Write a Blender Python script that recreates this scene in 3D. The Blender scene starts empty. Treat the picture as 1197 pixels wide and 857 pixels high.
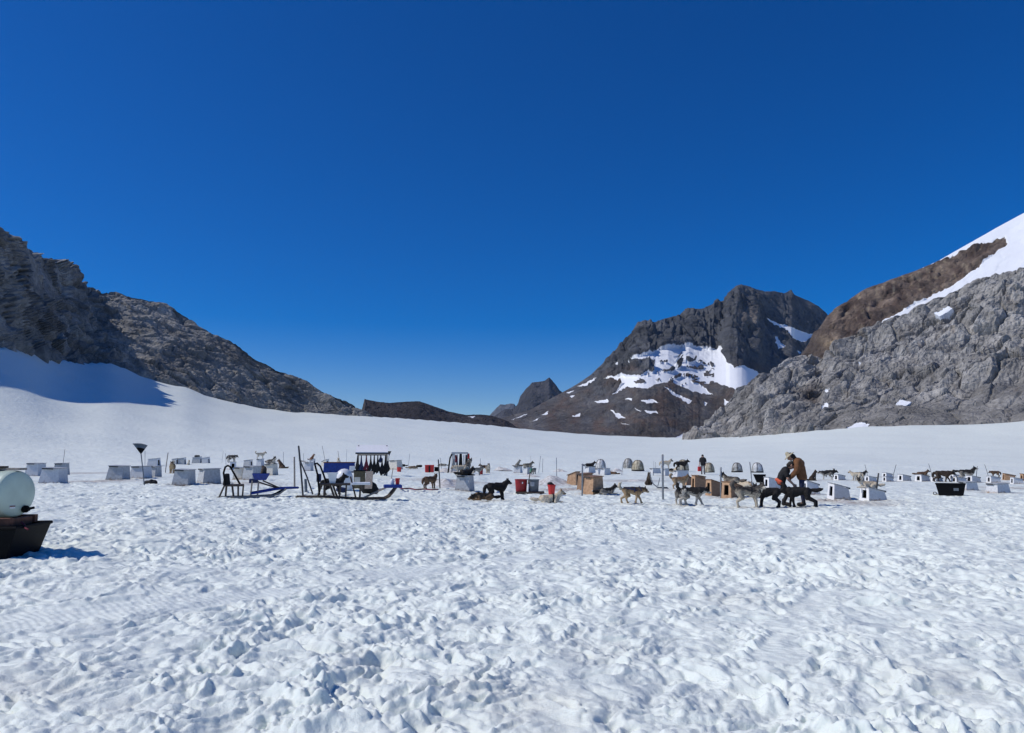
import bpy, math, random
import numpy as np
from mathutils import Vector, Matrix
random.seed(7)
SC = bpy.context.scene
COL = SC.collection
PI = math.pi
rad = math.radians
F, CX, CY = 864.0, 598.5, 428.5
EYE = 1.6
PITCH = math.atan(103.5/864.0)

# ------------------------------------------------------------------ noise
def _hash(ix, iy, iz, seed):
    M = np.uint32(0xFFFFFFFF)
    h = (ix.astype(np.int64)*374761393 + iy.astype(np.int64)*668265263 + iz*2147483647 + seed*974634777) & 0xFFFFFFFF
    h = h.astype(np.uint32)
    h = (h ^ (h >> np.uint32(13)))*np.uint32(1274126177)
    h = (h ^ (h >> np.uint32(16)))*np.uint32(2246822519)
    return h ^ (h >> np.uint32(13))
def _hash3(ix, iy, iz, seed):
    h = (ix.astype(np.int64)*374761393 + iy.astype(np.int64)*668265263 + iz.astype(np.int64)*1442695041 + seed*974634777) & 0xFFFFFFFF
    h = h.astype(np.uint32)
    h = (h ^ (h >> np.uint32(13)))*np.uint32(1274126177)
    h = (h ^ (h >> np.uint32(16)))*np.uint32(2246822519)
    return h ^ (h >> np.uint32(13))
def _u(h): return h.astype(np.float64)/4294967296.0
def pn2(x, y, seed=0):
    ix = np.floor(x); iy = np.floor(y); fx = x-ix; fy = y-iy
    ix = ix.astype(np.int64); iy = iy.astype(np.int64)
    ux = fx*fx*fx*(fx*(fx*6-15)+10); uy = fy*fy*fy*(fy*(fy*6-15)+10)
    def g(i, j, dx, dy):
        a = _u(_hash(ix+i, iy+j, 0, seed))*2*PI
        return np.cos(a)*dx + np.sin(a)*dy
    a = g(0, 0, fx, fy); b = g(1, 0, fx-1, fy); c = g(0, 1, fx, fy-1); d = g(1, 1, fx-1, fy-1)
    return ((a+(b-a)*ux) + ((c+(d-c)*ux)-(a+(b-a)*ux))*uy)*1.5
def vn3(x, y, z, seed=0):
    ix = np.floor(x); iy = np.floor(y); iz = np.floor(z); fx = x-ix; fy = y-iy; fz = z-iz
    ix = ix.astype(np.int64); iy = iy.astype(np.int64); iz = iz.astype(np.int64)
    fx = fx*fx*(3-2*fx); fy = fy*fy*(3-2*fy); fz = fz*fz*(3-2*fz)
    r = 0
    for i in (0, 1):
        wx = fx if i else 1-fx
        for j in (0, 1):
            wy = fy if j else 1-fy
            for k in (0, 1):
                wz = fz if k else 1-fz
                r = r + wx*wy*wz*_u(_hash3(ix+i, iy+j, iz+k, seed))
    return r*2-1
def fbm3(x, y, z, seed=0, octs=4, gain=.5):
    s = 0; a = 1; t = 0
    for o in range(octs):
        s = s + a*vn3(x, y, z, seed+o*17); t += a; a *= gain
        x = x*2.03+5.1; y = y*2.03+3.7; z = z*2.03+1.9
    return s/t
def blocks3(x, y, z, seed=0, tilt=1.0):
    """each jittered 3D cell is a block with its own offset and tilted face: broken rock"""
    ix = np.floor(x).astype(np.int64); iy = np.floor(y).astype(np.int64); iz = np.floor(z).astype(np.int64)
    best = np.full(x.shape, 1e9); second = np.full(x.shape, 1e9); val = np.zeros(x.shape)
    for i in (-1, 0, 1):
        for j in (-1, 0, 1):
            for k in (-1, 0, 1):
                cx = ix+i; cy = iy+j; cz = iz+k
                px = cx+_u(_hash3(cx, cy, cz, seed+1)); py = cy+_u(_hash3(cx, cy, cz, seed+2)); pz = cz+_u(_hash3(cx, cy, cz, seed+3))
                dx = x-px; dy = y-py; dz = z-pz
                d = dx*dx+dy*dy+dz*dz
                o = _u(_hash3(cx, cy, cz, seed+4))*2-1
                tx = _u(_hash3(cx, cy, cz, seed+5))*2-1; ty = _u(_hash3(cx, cy, cz, seed+6))*2-1; tz = _u(_hash3(cx, cy, cz, seed+7))*2-1
                v = o*.6 + tilt*(tx*dx+ty*dy+tz*dz)
                near = d < best
                second = np.where(near, best, np.minimum(second, d))
                val = np.where(near, v, val); best = np.where(near, d, best)
    gap = np.sqrt(second)-np.sqrt(best)
    return val, gap
def worley2(x, y, seed=0):
    ix = np.floor(x).astype(np.int64); iy = np.floor(y).astype(np.int64)
    b = np.full(x.shape, 1e9); idv = np.zeros(x.shape)
    for i in (-1, 0, 1):
        for j in (-1, 0, 1):
            cx = ix+i; cy = iy+j
            px = cx+_u(_hash(cx, cy, 0, seed+1)); py = cy+_u(_hash(cx, cy, 0, seed+2))
            a = _u(_hash(cx, cy, 0, seed+3))*PI
            dx = x-px; dy = y-py
            u = np.cos(a)*dx+np.sin(a)*dy; v = -np.sin(a)*dx+np.cos(a)*dy
            d = u*u*.6+v*v*1.7
            near = d < b
            idv = np.where(near, _u(_hash(cx, cy, 0, seed+4)), idv); b = np.where(near, d, b)
    return np.sqrt(b), idv
def sst(a, b, x):
    t = np.clip((x-a)/(b-a), 0, 1); return t*t*(3-2*t)
def smooth_interp(x, xs, ys):
    return np.interp(x, xs, ys)
def gsmooth(arr, n):
    k = np.ones(n)/n
    p = np.pad(arr, (n, n), mode='edge')
    return np.convolve(np.convolve(p, k, 'same'), k, 'same')[n:-n]

# ------------------------------------------------------------------ the place: rays of the photograph and the ground's heights
def ray(px, py):
    a = (px-CX)/F; b = -(py-CY)/F
    c, s = math.cos(PITCH), math.sin(PITCH)
    return a, c-b*s, s+b*c            # camera pitched up by PITCH
def P(px, py, Y):
    a, f, u = ray(px, py)
    return np.array([a/f*Y, Y+0*a, EYE+u/f*Y])
# snow edge: photograph column -> row of the upper edge of the snow and its distance
EPX = np.array([-900, -400, -150, 0, 35, 60, 90, 130, 150, 170, 195, 220, 250, 300, 350, 430, 500, 570, 640, 700, 760, 800, 822, 850, 900, 940, 1000, 1060, 1130, 1197, 1300, 1600, 2200])
EPY = np.array([330, 350, 385, 406, 411, 419, 424, 425, 432, 441, 449, 453, 465, 476, 482, 487, 491, 497, 504, 508.5, 511, 511.5, 511.5, 511, 508, 504, 499, 497, 496, 491, 480, 455, 440.])
EDX = np.array([-900, -300, -150, 0, 60, 130, 200, 300, 430, 600, 760, 830, 900, 1000, 1197, 1500, 2200])
EDD = np.array([140, 150, 175, 215, 270, 330, 350, 385, 430, 560, 600, 500, 430, 380, 340, 300, 280.])
_gx = np.arange(-900, 2201, 2.0)
_gpy = gsmooth(np.interp(_gx, EPX, EPY), 9); _gd = gsmooth(np.interp(_gx, EDX, EDD), 31)
_c, _s = math.cos(PITCH), math.sin(PITCH)
def elev_of(px, py):                   # height gained per metre of depth on the ray
    b = -(py-CY)/F
    return (_s+b*_c)/(_c-b*_s)
def ground(x, y):
    x = np.asarray(x, float); y = np.asarray(y, float)
    r = np.hypot(x, y)+1e-6
    ang = np.arctan2(x, y)
    lim = rad(57)
    back = sst(rad(60), rad(120), np.abs(ang))
    ac = np.clip(ang, -lim, lim)
    k = np.tan(ac)
    Y = r*np.cos(ac)
    px = CX + F*_c*k                  # first-order: photograph column of that azimuth
    py = np.interp(px, _gx, _gpy); De = np.interp(px, _gx, _gd)
    He = EYE + elev_of(px, py)*De
    Ds = np.interp(px, [-300, 300, 800, 1200], [62, 80, 150, 170])
    t = np.clip((Y-Ds)/(De-Ds), 0, 1)
    h = He*(t**1.55)
    past = np.maximum(0, Y-De)
    h = h - np.minimum(past*.10, 40)
    h = h*(1-back)
    tilt = .45*(1-np.exp(-np.maximum(0, -x-1)/6.0))*sst(4, 20, y)*(1-sst(60, 140, y)*.6)
    return h + tilt
def G(px, py, Y0=3.0):
    """point where the ray of a photograph pixel meets the ground"""
    a, f, u = ray(px, py)
    Y = np.concatenate([np.arange(Y0, 120, .05)])
    z = EYE+u/f*Y
    g = ground(a/f*Y, Y)
    i = np.argmax(z < g)
    Yh = float(Y[i]) if (z < g).any() else 110.0
    return Vector((a/f*Yh, Yh, float(ground(a/f*Yh, Yh))))

# ------------------------------------------------------------------ materials
def mat(name, col, rough=.6, var=.12, scale=20, bump=.0, bscale=60, metal=0, spec=.4, c2=None, dirt=None):
    m = bpy.data.materials.new(name); m.use_nodes = True
    nt = m.node_tree; N = nt.nodes; L = nt.links
    b = N['Principled BSDF']; b.inputs['Roughness'].default_value = rough; b.inputs['Metallic'].default_value = metal
    b.inputs['Specular IOR Level'].default_value = spec
    tc = N.new('ShaderNodeTexCoord'); nz = N.new('ShaderNodeTexNoise'); nz.inputs['Scale'].default_value = scale; nz.inputs['Detail'].default_value = 5
    L.new(tc.outputs['Object'], nz.inputs['Vector'])
    mx = N.new('ShaderNodeMix'); mx.data_type = 'RGBA'
    c = np.array(col[:3]); d = np.array(c2[:3]) if c2 is not None else c*(1-var*2)
    mx.inputs[6].default_value = (*np.clip(c*(1+var), 0, 1), 1); mx.inputs[7].default_value = (*np.clip(d, 0, 1), 1)
    mr = N.new('ShaderNodeMapRange'); mr.inputs[1].default_value = .35; mr.inputs[2].default_value = .68
    L.new(nz.outputs['Fac'], mr.inputs[0]); L.new(mr.outputs[0], mx.inputs[0])
    out = mx.outputs[2]
    if dirt is not None:               # splashed dirt and rust near the base: marks of the thing itself
        sp = N.new('ShaderNodeSeparateXYZ'); L.new(tc.outputs['Object'], sp.inputs[0])
        n2 = N.new('ShaderNodeTexNoise'); n2.inputs['Scale'].default_value = 9; n2.inputs['Detail'].default_value = 6
        L.new(tc.outputs['Object'], n2.inputs['Vector'])
        ma = N.new('ShaderNodeMath'); ma.operation = 'MULTIPLY_ADD'; ma.inputs[1].default_value = -2.2; ma.inputs[2].default_value = .25
        L.new(sp.outputs['Z'], ma.inputs[0])
        mb = N.new('ShaderNodeMath'); mb.operation = 'ADD'; L.new(ma.outputs[0], mb.inputs[0]); L.new(n2.outputs['Fac'], mb.inputs[1])
        m3 = N.new('ShaderNodeMapRange'); m3.inputs[1].default_value = .5; m3.inputs[2].default_value = .85; L.new(mb.outputs[0], m3.inputs[0])
        mm = N.new('ShaderNodeMix'); mm.data_type = 'RGBA'; mm.inputs[7].default_value = (*dirt, 1)
        L.new(m3.outputs[0], mm.inputs[0]); L.new(out, mm.inputs[6]); out = mm.outputs[2]
    L.new(out, b.inputs['Base Color'])
    if bump:
        n3 = N.new('ShaderNodeTexNoise'); n3.inputs['Scale'].default_value = bscale; n3.inputs['Detail'].default_value = 4
        L.new(tc.outputs['Object'], n3.inputs['Vector'])
        bp = N.new('ShaderNodeBump'); bp.inputs['Strength'].default_value = bump; bp.inputs['Distance'].default_value = .02
        L.new(n3.outputs['Fac'], bp.inputs['Height']); L.new(bp.outputs['Normal'], b.inputs['Normal'])
    return m

# ------------------------------------------------------------------ objects
def tag(o, label=None, cat=None, group=None, kind=None):
    if label: o['label'] = label
    if cat: o['category'] = cat
    if group: o['group'] = group
    if kind: o['kind'] = kind
    return o
def empty(name, loc, rz=0, label=None, cat=None, group=None, rx=0, ry=0):
    o = bpy.data.objects.new(name, None); COL.objects.link(o); o.location = loc; o.rotation_euler = (rx, ry, rz)
    o.empty_display_size = .1
    return tag(o, label, cat, group)
def link_mesh(name, me, m, parent=None, loc=None):
    o = bpy.data.objects.new(name, me); COL.objects.link(o)
    for mm in (m if isinstance(m, (list, tuple)) else [m]):
        me.materials.append(mm)
    if parent: o.parent = parent
    if loc is not None: o.location = loc
    return o
def big_mesh(name, co, quads, smooth=True, tris=None):
    me = bpy.data.meshes.new(name)
    n = len(co); me.vertices.add(n); me.vertices.foreach_set('co', co.astype(np.float32).ravel())
    nq = len(quads); nt = 0 if tris is None else len(tris)
    me.loops.add(nq*4+nt*3)
    li = quads.astype(np.int32).ravel()
    if nt: li = np.concatenate([li, tris.astype(np.int32).ravel()])
    me.loops.foreach_set('vertex_index', li)
    me.polygons.add(nq+nt)
    st = np.arange(nq)*4
    if nt: st = np.concatenate([st, nq*4+np.arange(nt)*3])
    me.polygons.foreach_set('loop_start', st.astype(np.int32))
    me.polygons.foreach_set('use_smooth', np.full(nq+nt, smooth))
    me.update(calc_edges=True); me.validate()
    return me
def color_attr(me, name, rgb):
    a = me.color_attributes.new(name, 'FLOAT_COLOR', 'POINT')
    arr = np.ones((len(me.vertices), 4), np.float32); arr[:, :3] = rgb
    a.data.foreach_set('color', arr.ravel())
def grid_quads(nr, nc, wrap=False):
    i = np.arange(nr-1)[:, None]; j = np.arange(nc if wrap else nc-1)[None, :]
    j2 = (j+1) % nc
    return np.stack([i*nc+j, i*nc+j2, (i+1)*nc+j2, (i+1)*nc+j], -1).reshape(-1, 4)

class MB:
    """collects shapes into one mesh"""
    def __init__(s): s.v = []; s.f = []; s.mi = []
    def add(s, v, f, mi=0):
        o = len(s.v); s.v += [tuple(p) for p in v]; s.f += [tuple(i+o for i in q) for q in f]; s.mi += [mi]*len(f)
        return s
    def box(s, c, d, rz=0, mi=0, M=None, taper=1.0):
        x, y, z = d[0]/2, d[1]/2, d[2]/2
        v = [Vector((sx*x*(taper if sz > 0 else 1), sy*y*(taper if sz > 0 else 1), sz*z)) for sz in (-1, 1) for sy in (-1, 1) for sx in (-1, 1)]
        R = M if M is not None else Matrix.Rotation(rz, 3, 'Z')
        v = [R @ p + Vector(c) for p in v]
        return s.add(v, [(0, 2, 3, 1), (4, 5, 7, 6), (0, 1, 5, 4), (2, 6, 7, 3), (0, 4, 6, 2), (1, 3, 7, 5)], mi)
    def tube(s, pts, r, n=8, mi=0, cap=True):
        pts = [Vector(p) for p in pts]
        rs = r if isinstance(r, (list, tuple)) else [r]*len(pts)
        v = []; ref = Vector((0, 0, 1))
        d0 = (pts[1]-pts[0]).normalized()
        if abs(d0.dot(ref)) > .9: ref = Vector((1, 0, 0))
        for i, p in enumerate(pts):
            d = (pts[min(i+1, len(pts)-1)]-pts[max(i-1, 0)]).normalized()
            a = d.cross(ref)
            if a.length < 1e-4: a = d.cross(Vector((0, 1, 0)))
            a.normalize(); b = a.cross(d).normalized()
            v += [p+(a*math.cos(2*PI*k/n)+b*math.sin(2*PI*k/n))*rs[i] for k in range(n)]
        f = [(i*n+k, i*n+(k+1) % n, (i+1)*n+(k+1) % n, (i+1)*n+k) for i in range(len(pts)-1) for k in range(n)]
        if cap: f += [tuple(range(n-1, -1, -1)), tuple((len(pts)-1)*n+k for k in range(n))]
        return s.add(v, f, mi)
    def beam(s, p0, p1, w, h, mi=0, up=(0, 0, 1)):
        p0 = Vector(p0); p1 = Vector(p1); d = (p1-p0); L = d.length; d.normalize()
        a = d.cross(Vector(up))
        if a.length < 1e-3: a = d.cross(Vector((0, 1, 0)))
        a.normalize(); b = a.cross(d)
        M = Matrix((a, d, b)).transposed()
        return s.box((p0+p1)/2, (w, L, h), mi=mi, M=M)
    def lathe(s, prof, n=20, c=(0, 0, 0), mi=0, M=None, capb=True, capt=False):
        R = M or Matrix.Identity(3); v = []
        for r, z in prof:
            v += [R @ Vector((r*math.cos(2*PI*k/n), r*math.sin(2*PI*k/n), z))+Vector(c) for k in range(n)]
        f = [(i*n+k, i*n+(k+1) % n, (i+1)*n+(k+1) % n, (i+1)*n+k) for i in range(len(prof)-1) for k in range(n)]
        if capb: f.append(tuple(range(n-1, -1, -1)))
        if capt: f.append(tuple((len(prof)-1)*n+k for k in range(n)))
        return s.add(v, f, mi)
    def build(s, name, m, parent=None, smooth=False, bevel=0, solid=0, loc=None, soff=None):
        me = bpy.data.meshes.new(name); me.from_pydata([tuple(p) for p in s.v], [], s.f)
        o = link_mesh(name, me, m, parent, loc)
        me.polygons.foreach_set('material_index', s.mi)
        if smooth: me.polygons.foreach_set('use_smooth', [True]*len(me.polygons))
        if solid:
            k = o.modifiers.new('Solid', 'SOLIDIFY'); k.thickness = solid; k.offset = -1
            if soff is not None: k.material_offset = soff
        if bevel:
            k = o.modifiers.new('Bevel', 'BEVEL'); k.width = bevel; k.segments = 2; k.limit_method = 'ANGLE'
        if smooth:
            try: me.set_sharp_from_angle(angle=rad(40))
            except Exception: pass
        me.update()
        return o
SKY_STRENGTH = .08
# ------------------------------------------------------------------ camera, sun, sky
cam = bpy.data.cameras.new('camera'); cam.sensor_width = 36; cam.lens = 36*F/1197.0; cam.clip_end = 40000; cam.clip_start = .1
co = bpy.data.objects.new('camera', cam); COL.objects.link(co); co.location = (0, 0, EYE); co.rotation_euler = (PI/2+PITCH, 0, 0)
SC.camera = co
SUN_EL, SUN_AZ = rad(46), rad(-96)      # azimuth from +Y towards +X
sd = Vector((math.sin(SUN_AZ)*math.cos(SUN_EL), math.cos(SUN_AZ)*math.cos(SUN_EL), math.sin(SUN_EL)))
sl = bpy.data.lights.new('sun', 'SUN'); sl.energy = 3.2; sl.angle = rad(.5); sl.color = (1, .95, .88)
so = bpy.data.objects.new('sun', sl); COL.objects.link(so); so.rotation_euler = sd.to_track_quat('Z', 'Y').to_euler(); so.location = (-50, 20, 60)
W = bpy.data.worlds.new('World'); SC.world = W; W.use_nodes = True
nt = W.node_tree; bg = nt.nodes['Background']
sky = nt.nodes.new('ShaderNodeTexSky'); sky.sky_type = 'NISHITA'; sky.sun_disc = False
sky.sun_elevation = SUN_EL; sky.sun_rotation = SUN_AZ
sky.altitude = 2600; sky.air_density = 1.0; sky.dust_density = .0; sky.ozone_density = 3.0
hs = nt.nodes.new('ShaderNodeHueSaturation'); hs.inputs['Hue'].default_value = .516; hs.inputs['Saturation'].default_value = 1.58; hs.inputs['Value'].default_value = 1.4
gm = nt.nodes.new('ShaderNodeGamma'); gm.inputs[1].default_value = .95
nt.links.new(sky.outputs[0], gm.inputs[0]); nt.links.new(gm.outputs[0], hs.inputs['Color']); nt.links.new(hs.outputs[0], bg.inputs[0])
bg.inputs[1].default_value = SKY_STRENGTH
SC.view_settings.view_transform = 'Standard'; SC.view_settings.look = 'None'; SC.view_settings.gamma = 1; SC.view_settings.exposure = 0
SC.view_settings.use_curve_mapping = False

# ------------------------------------------------------------------ snow ground
def seg_dist(x, y, pts):
    best = np.full(x.shape, 1e9); along = np.zeros(x.shape); side = np.zeros(x.shape); acc = 0
    for (x0, y0), (x1, y1) in zip(pts[:-1], pts[1:]):
        dx, dy = x1-x0, y1-y0; L = math.hypot(dx, dy)
        t = np.clip(((x-x0)*dx+(y-y0)*dy)/(L*L), 0, 1)
        d = np.hypot(x-x0-t*dx, y-y0-t*dy)
        near = d < best
        along = np.where(near, acc+t*L, along); side = np.where(near, ((x-x0)*dy-(y-y0)*dx)/L, side)
        best = np.where(near, d, best); acc += L
    return best, along, side
def gp(px, py): g = G(px, py); return (g.x, g.y)
TRACKS = [([gp(-120, 742), gp(150, 706), gp(330, 684), gp(560, 657), gp(760, 634), gp(960, 618)], .85, 1.0),
          ([gp(905, 765), gp(938, 715), gp(965, 690)], .42, 1.0),
          ([gp(690, 640), gp(850, 634), gp(1240, 626)], .35, .8),
          ([gp(1010, 735), gp(1120, 800), gp(1300, 900)], .22, .7),
          ([gp(1060, 690), gp(1140, 715), gp(1300, 760)], .2, .6),
          ([gp(600, 900), gp(660, 760), gp(720, 700)], .25, .5)]
def snow_detail(x, y, dr):
    def ok(lam): return 1-sst(.22, .5, dr/lam)          # fades what the mesh cannot hold
    wx = x+.22*pn2(x/.6, y/.6, 71)+.03*pn2(x/.16, y/.16, 73); wy = y+.22*pn2(x/.6, y/.6, 72)+.03*pn2(x/.16, y/.16, 74)
    region = .75+.5*pn2(x/3.1, y/3.1, 5)+.22*pn2(x/1.1, y/1.1, 6)
    h = .035*pn2(x/2.6, y/2.6, 1)*ok(2.6)
    b1 = 1-np.abs(pn2(wx/.62, wy/.62, 2))*2.0
    b2 = 1-np.abs(pn2(wx/.30, wy/.30, 3))*2.0
    b3 = 1-np.abs(pn2(wx/.15, wy/.15, 4))*2.0
    l = .046*pn2(wx/.8, wy/.8, 8)*ok(.8) - .042*b1*ok(.62) - .036*b2*ok(.30) - .020*b3*ok(.15)
    l = l + .010*pn2(x/.11, y/.11, 9)*ok(.11) + .006*pn2(x/.05, y/.05, 10)*ok(.05)+ .002*pn2(x/.026, y/.026, 11)*ok(.026)
    # foot and paw prints: elongated pits with a pushed-up rim
    for lam, dep, sd_, dens in ((.50, .055, 20, .48), (.34, .036, 30, .5), (.19, .014, 40, .5)):
        d, idv = worley2(wx/lam, wy/lam, sd_)
        has = (idv < dens)
        s = .55+.5*np.abs(idv/dens-.5)*2
        pit = -sst(.42, .08, d/s)*1.0 + .45*np.exp(-((d/s-.40)/.09)**2)
        l = l + dep*pit*has*ok(lam)
    # clods kicked up between the prints
    clus = np.clip(.55+1.1*pn2(x/.9, y/.9, 50)+.5*pn2(x/.35, y/.35, 51), 0, 1)
    for lam, hh, sd_ in ((.19, .042, 43), (.105, .026, 47), (.06, .013, 53)):
        ux = x+.25*lam*pn2(x/lam*.9, y/lam*.9, sd_+1); uy = y+.25*lam*pn2(x/lam*.9, y/lam*.9, sd_+2)
        d, idv = worley2(ux/lam, uy/lam, sd_)
        r_ = .30+.30*((idv*7.31) % 1)
        l = l + hh*1.15*np.clip(1-(d/r_)**2, 0, 1)**.85*(idv < .62)*(.5+.6*idv)*clus*ok(lam*1.1)
    l = l*np.clip(region, .6, 1.35)*.95
    m_all = np.zeros(x.shape); rib = np.zeros(x.shape)
    for pts, w, st in TRACKS:
        d, al, si = seg_dist(x+.05*pn2(x/.5, y/.5, 60), y, pts)
        m = sst(w*.62, w*.40, d+.10*pn2(x/.7, y/.7, 61))*st
        m = m*np.clip(.85+.7*pn2(x/1.3, y/1.3, 62), 0, 1)
        m_all = np.maximum(m_all, m)
        rib = rib + m*(.003*np.sin(al*2*PI/.075+2*pn2(x/.4, y/.4, 64))*ok(.075) + .004*np.cos(si*2*PI/.28)*ok(.28) - .035)
    return h + l*(1-.86*m_all) + rib
angs = np.concatenate([np.arange(-180, -46, 3.0), np.arange(-46, 46, .098), np.arange(46, 180, 3.0)])
angs = np.radians(angs)
rs = [.35, .8, 1.3, 1.8, 2.2, 2.5]
r = 2.7
while r < 9500:
    rs.append(r)
    if r < 14: dr = max(.012, r*.0019)
    elif r < 34: dr = .0266+(r-14)*.0022
    elif r < 90: dr = .0706+(r-34)*.012
    else: dr = .75+(r-90)*.022
    r += dr
rs = np.array(rs); drs = np.gradient(rs)
A, R_ = np.meshgrid(angs, rs); DRm = np.repeat(drs[:, None], len(angs), 1)
X = R_*np.sin(A); Y = R_*np.cos(A)
Z = ground(X, Y)
AS = np.maximum(DRm, R_*np.radians(.098)); AS[:, np.abs(angs) > rad(46.1)] = np.maximum(AS[:, np.abs(angs) > rad(46.1)], 1)
nf = int((rs < 130).sum())
Z[:nf] += snow_detail(X[:nf], Y[:nf], AS[:nf])
far = R_ > 40
Z = Z + sst(40, 120, R_)*(1-sst(600, 900, R_))*(.12*pn2(X/5, Y/5, 90)*(1-sst(.3, .6, AS/5.))+.5*pn2(X/22, Y/22, 91)*(1-sst(.3, .6, AS/22.))+.03*pn2(X/1.3, Y/1.3, 92)*(1-sst(.4, .9, AS/1.3)))
vv = np.stack([X, Y, Z], -1).reshape(-1, 3)
q = grid_quads(len(rs), len(angs), wrap=True)[:, ::-1]
vv = np.vstack([vv, [[0, 0, float(Z[0].mean())]]])
nc = len(angs); cidx = len(vv)-1
tris = np.array([[cidx, (j+1) % nc, j] for j in range(nc)])
snow_me = big_mesh('snow_ground', vv, q, True, tris)
STAINS = []   # (x, y, radius, strength) filled while the camp is placed
# ------------------------------------------------------------------ mountains
def in_poly(px, py, poly):
    poly = np.array(poly, float); c = np.zeros(px.shape, bool)
    x0, y0 = poly[-1]
    for x1, y1 in poly:
        cond = ((y0 > py) != (y1 > py)) & (px < (x1-x0)*(py-y0)/(y1-y0+1e-12)+x0)
        c ^= cond; x0, y0 = x1, y1
    return c
def crop(pts, ox, oy, s): return [(ox+a/s, oy+b/s) for a, b in pts]
def rock_mat(name, scale, bump=1.0, crack=.5, dist=1.0):
    m = bpy.data.materials.new(name); m.use_nodes = True
    n = m.node_tree; N = n.nodes; L = n.links; b = N['Principled BSDF']; b.inputs['Roughness'].default_value = .85; b.inputs['Specular IOR Level'].default_value = .25
    at = N.new('ShaderNodeAttribute'); at.attribute_name = 'albedo'
    sn = N.new('ShaderNodeAttribute'); sn.attribute_name = 'snow'
    tc = N.new('ShaderNodeTexCoord')
    mp = N.new('ShaderNodeMapping'); mp.inputs['Scale'].default_value = (1/scale,)*3; L.new(tc.outputs['Object'], mp.inputs[0])
    def noise(s, d=8, r=.6):
        k = N.new('ShaderNodeTexNoise'); k.inputs['Scale'].default_value = s; k.inputs['Detail'].default_value = d; k.inputs['Roughness'].default_value = r
        L.new(mp.outputs[0], k.inputs['Vector']); return k
    n1 = noise(1.0, 10, .65); n2 = noise(6.0, 8, .7)
    mr = N.new('ShaderNodeMapRange'); mr.inputs[1].default_value = .3; mr.inputs[2].default_value = .7; mr.inputs[3].default_value = .55; mr.inputs[4].default_value = 1.45
    L.new(n1.outputs['Fac'], mr.inputs[0])
    mr2 = N.new('ShaderNodeMapRange'); mr2.inputs[1].default_value = .3; mr2.inputs[2].default_value = .7; mr2.inputs[3].default_value = .65; mr2.inputs[4].default_value = 1.35
    L.new(n2.outputs['Fac'], mr2.inputs[0])
    mu = N.new('ShaderNodeMath'); mu.operation = 'MULTIPLY'; L.new(mr.outputs[0], mu.inputs[0]); L.new(mr2.outputs[0], mu.inputs[1])
    vm = N.new('ShaderNodeVectorMath'); vm.operation = 'SCALE'; L.new(at.outputs['Color'], vm.inputs[0]); L.new(mu.outputs[0], vm.inputs['Scale'])
    mx = N.new('ShaderNodeMix'); mx.data_type = 'RGBA'
    gt = N.new('ShaderNodeMapRange'); gt.inputs[1].default_value = .4; gt.inputs[2].default_value = .6; sa = N.new('ShaderNodeMath'); sa.operation = 'MULTIPLY_ADD'; sa.inputs[1].default_value = .9; L.new(n2.outputs['Fac'], sa.inputs[0]); sb = N.new('ShaderNodeMath'); sb.operation = 'SUBTRACT'; sb.inputs[1].default_value = .45; L.new(sn.outputs['Fac'], sa.inputs[2]); L.new(sa.outputs[0], sb.inputs[0]); L.new(sb.outputs[0], gt.inputs[0])
    L.new(gt.outputs[0], mx.inputs[0]); L.new(vm.outputs[0], mx.inputs[6]); mx.inputs[7].default_value = (.80, .83, .87, 1)
    L.new(mx.outputs[2], b.inputs['Base Color'])
    vo = N.new('ShaderNodeTexVoronoi'); vo.feature = 'DISTANCE_TO_EDGE'; vo.inputs['Scale'].default_value = 3.2; L.new(mp.outputs[0], vo.inputs['Vector'])
    vr = N.new('ShaderNodeMapRange'); vr.inputs[1].default_value = 0; vr.inputs[2].default_value = .12; L.new(vo.outputs['Distance'], vr.inputs[0])
    ad = N.new('ShaderNodeMath'); ad.operation = 'MULTIPLY_ADD'; L.new(vr.outputs[0], ad.inputs[0]); ad.inputs[1].default_value = crack*.3
    n3 = noise(3.0, 10, .72); L.new(n3.outputs['Fac'], ad.inputs[2])
    bp = N.new('ShaderNodeBump'); bp.inputs['Distance'].default_value = dist*scale*.12
    inv = N.new('ShaderNodeMath'); inv.operation = 'MULTIPLY_ADD'; L.new(gt.outputs[0], inv.inputs[0]); inv.inputs[1].default_value = -.93*bump; inv.inputs[2].default_value = bump
    L.new(inv.outputs[0], bp.inputs['Strength']); L.new(ad.outputs[0], bp.inputs['Height'])
    L.new(bp.outputs['Normal'], b.inputs['Normal'])
    return m
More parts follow.
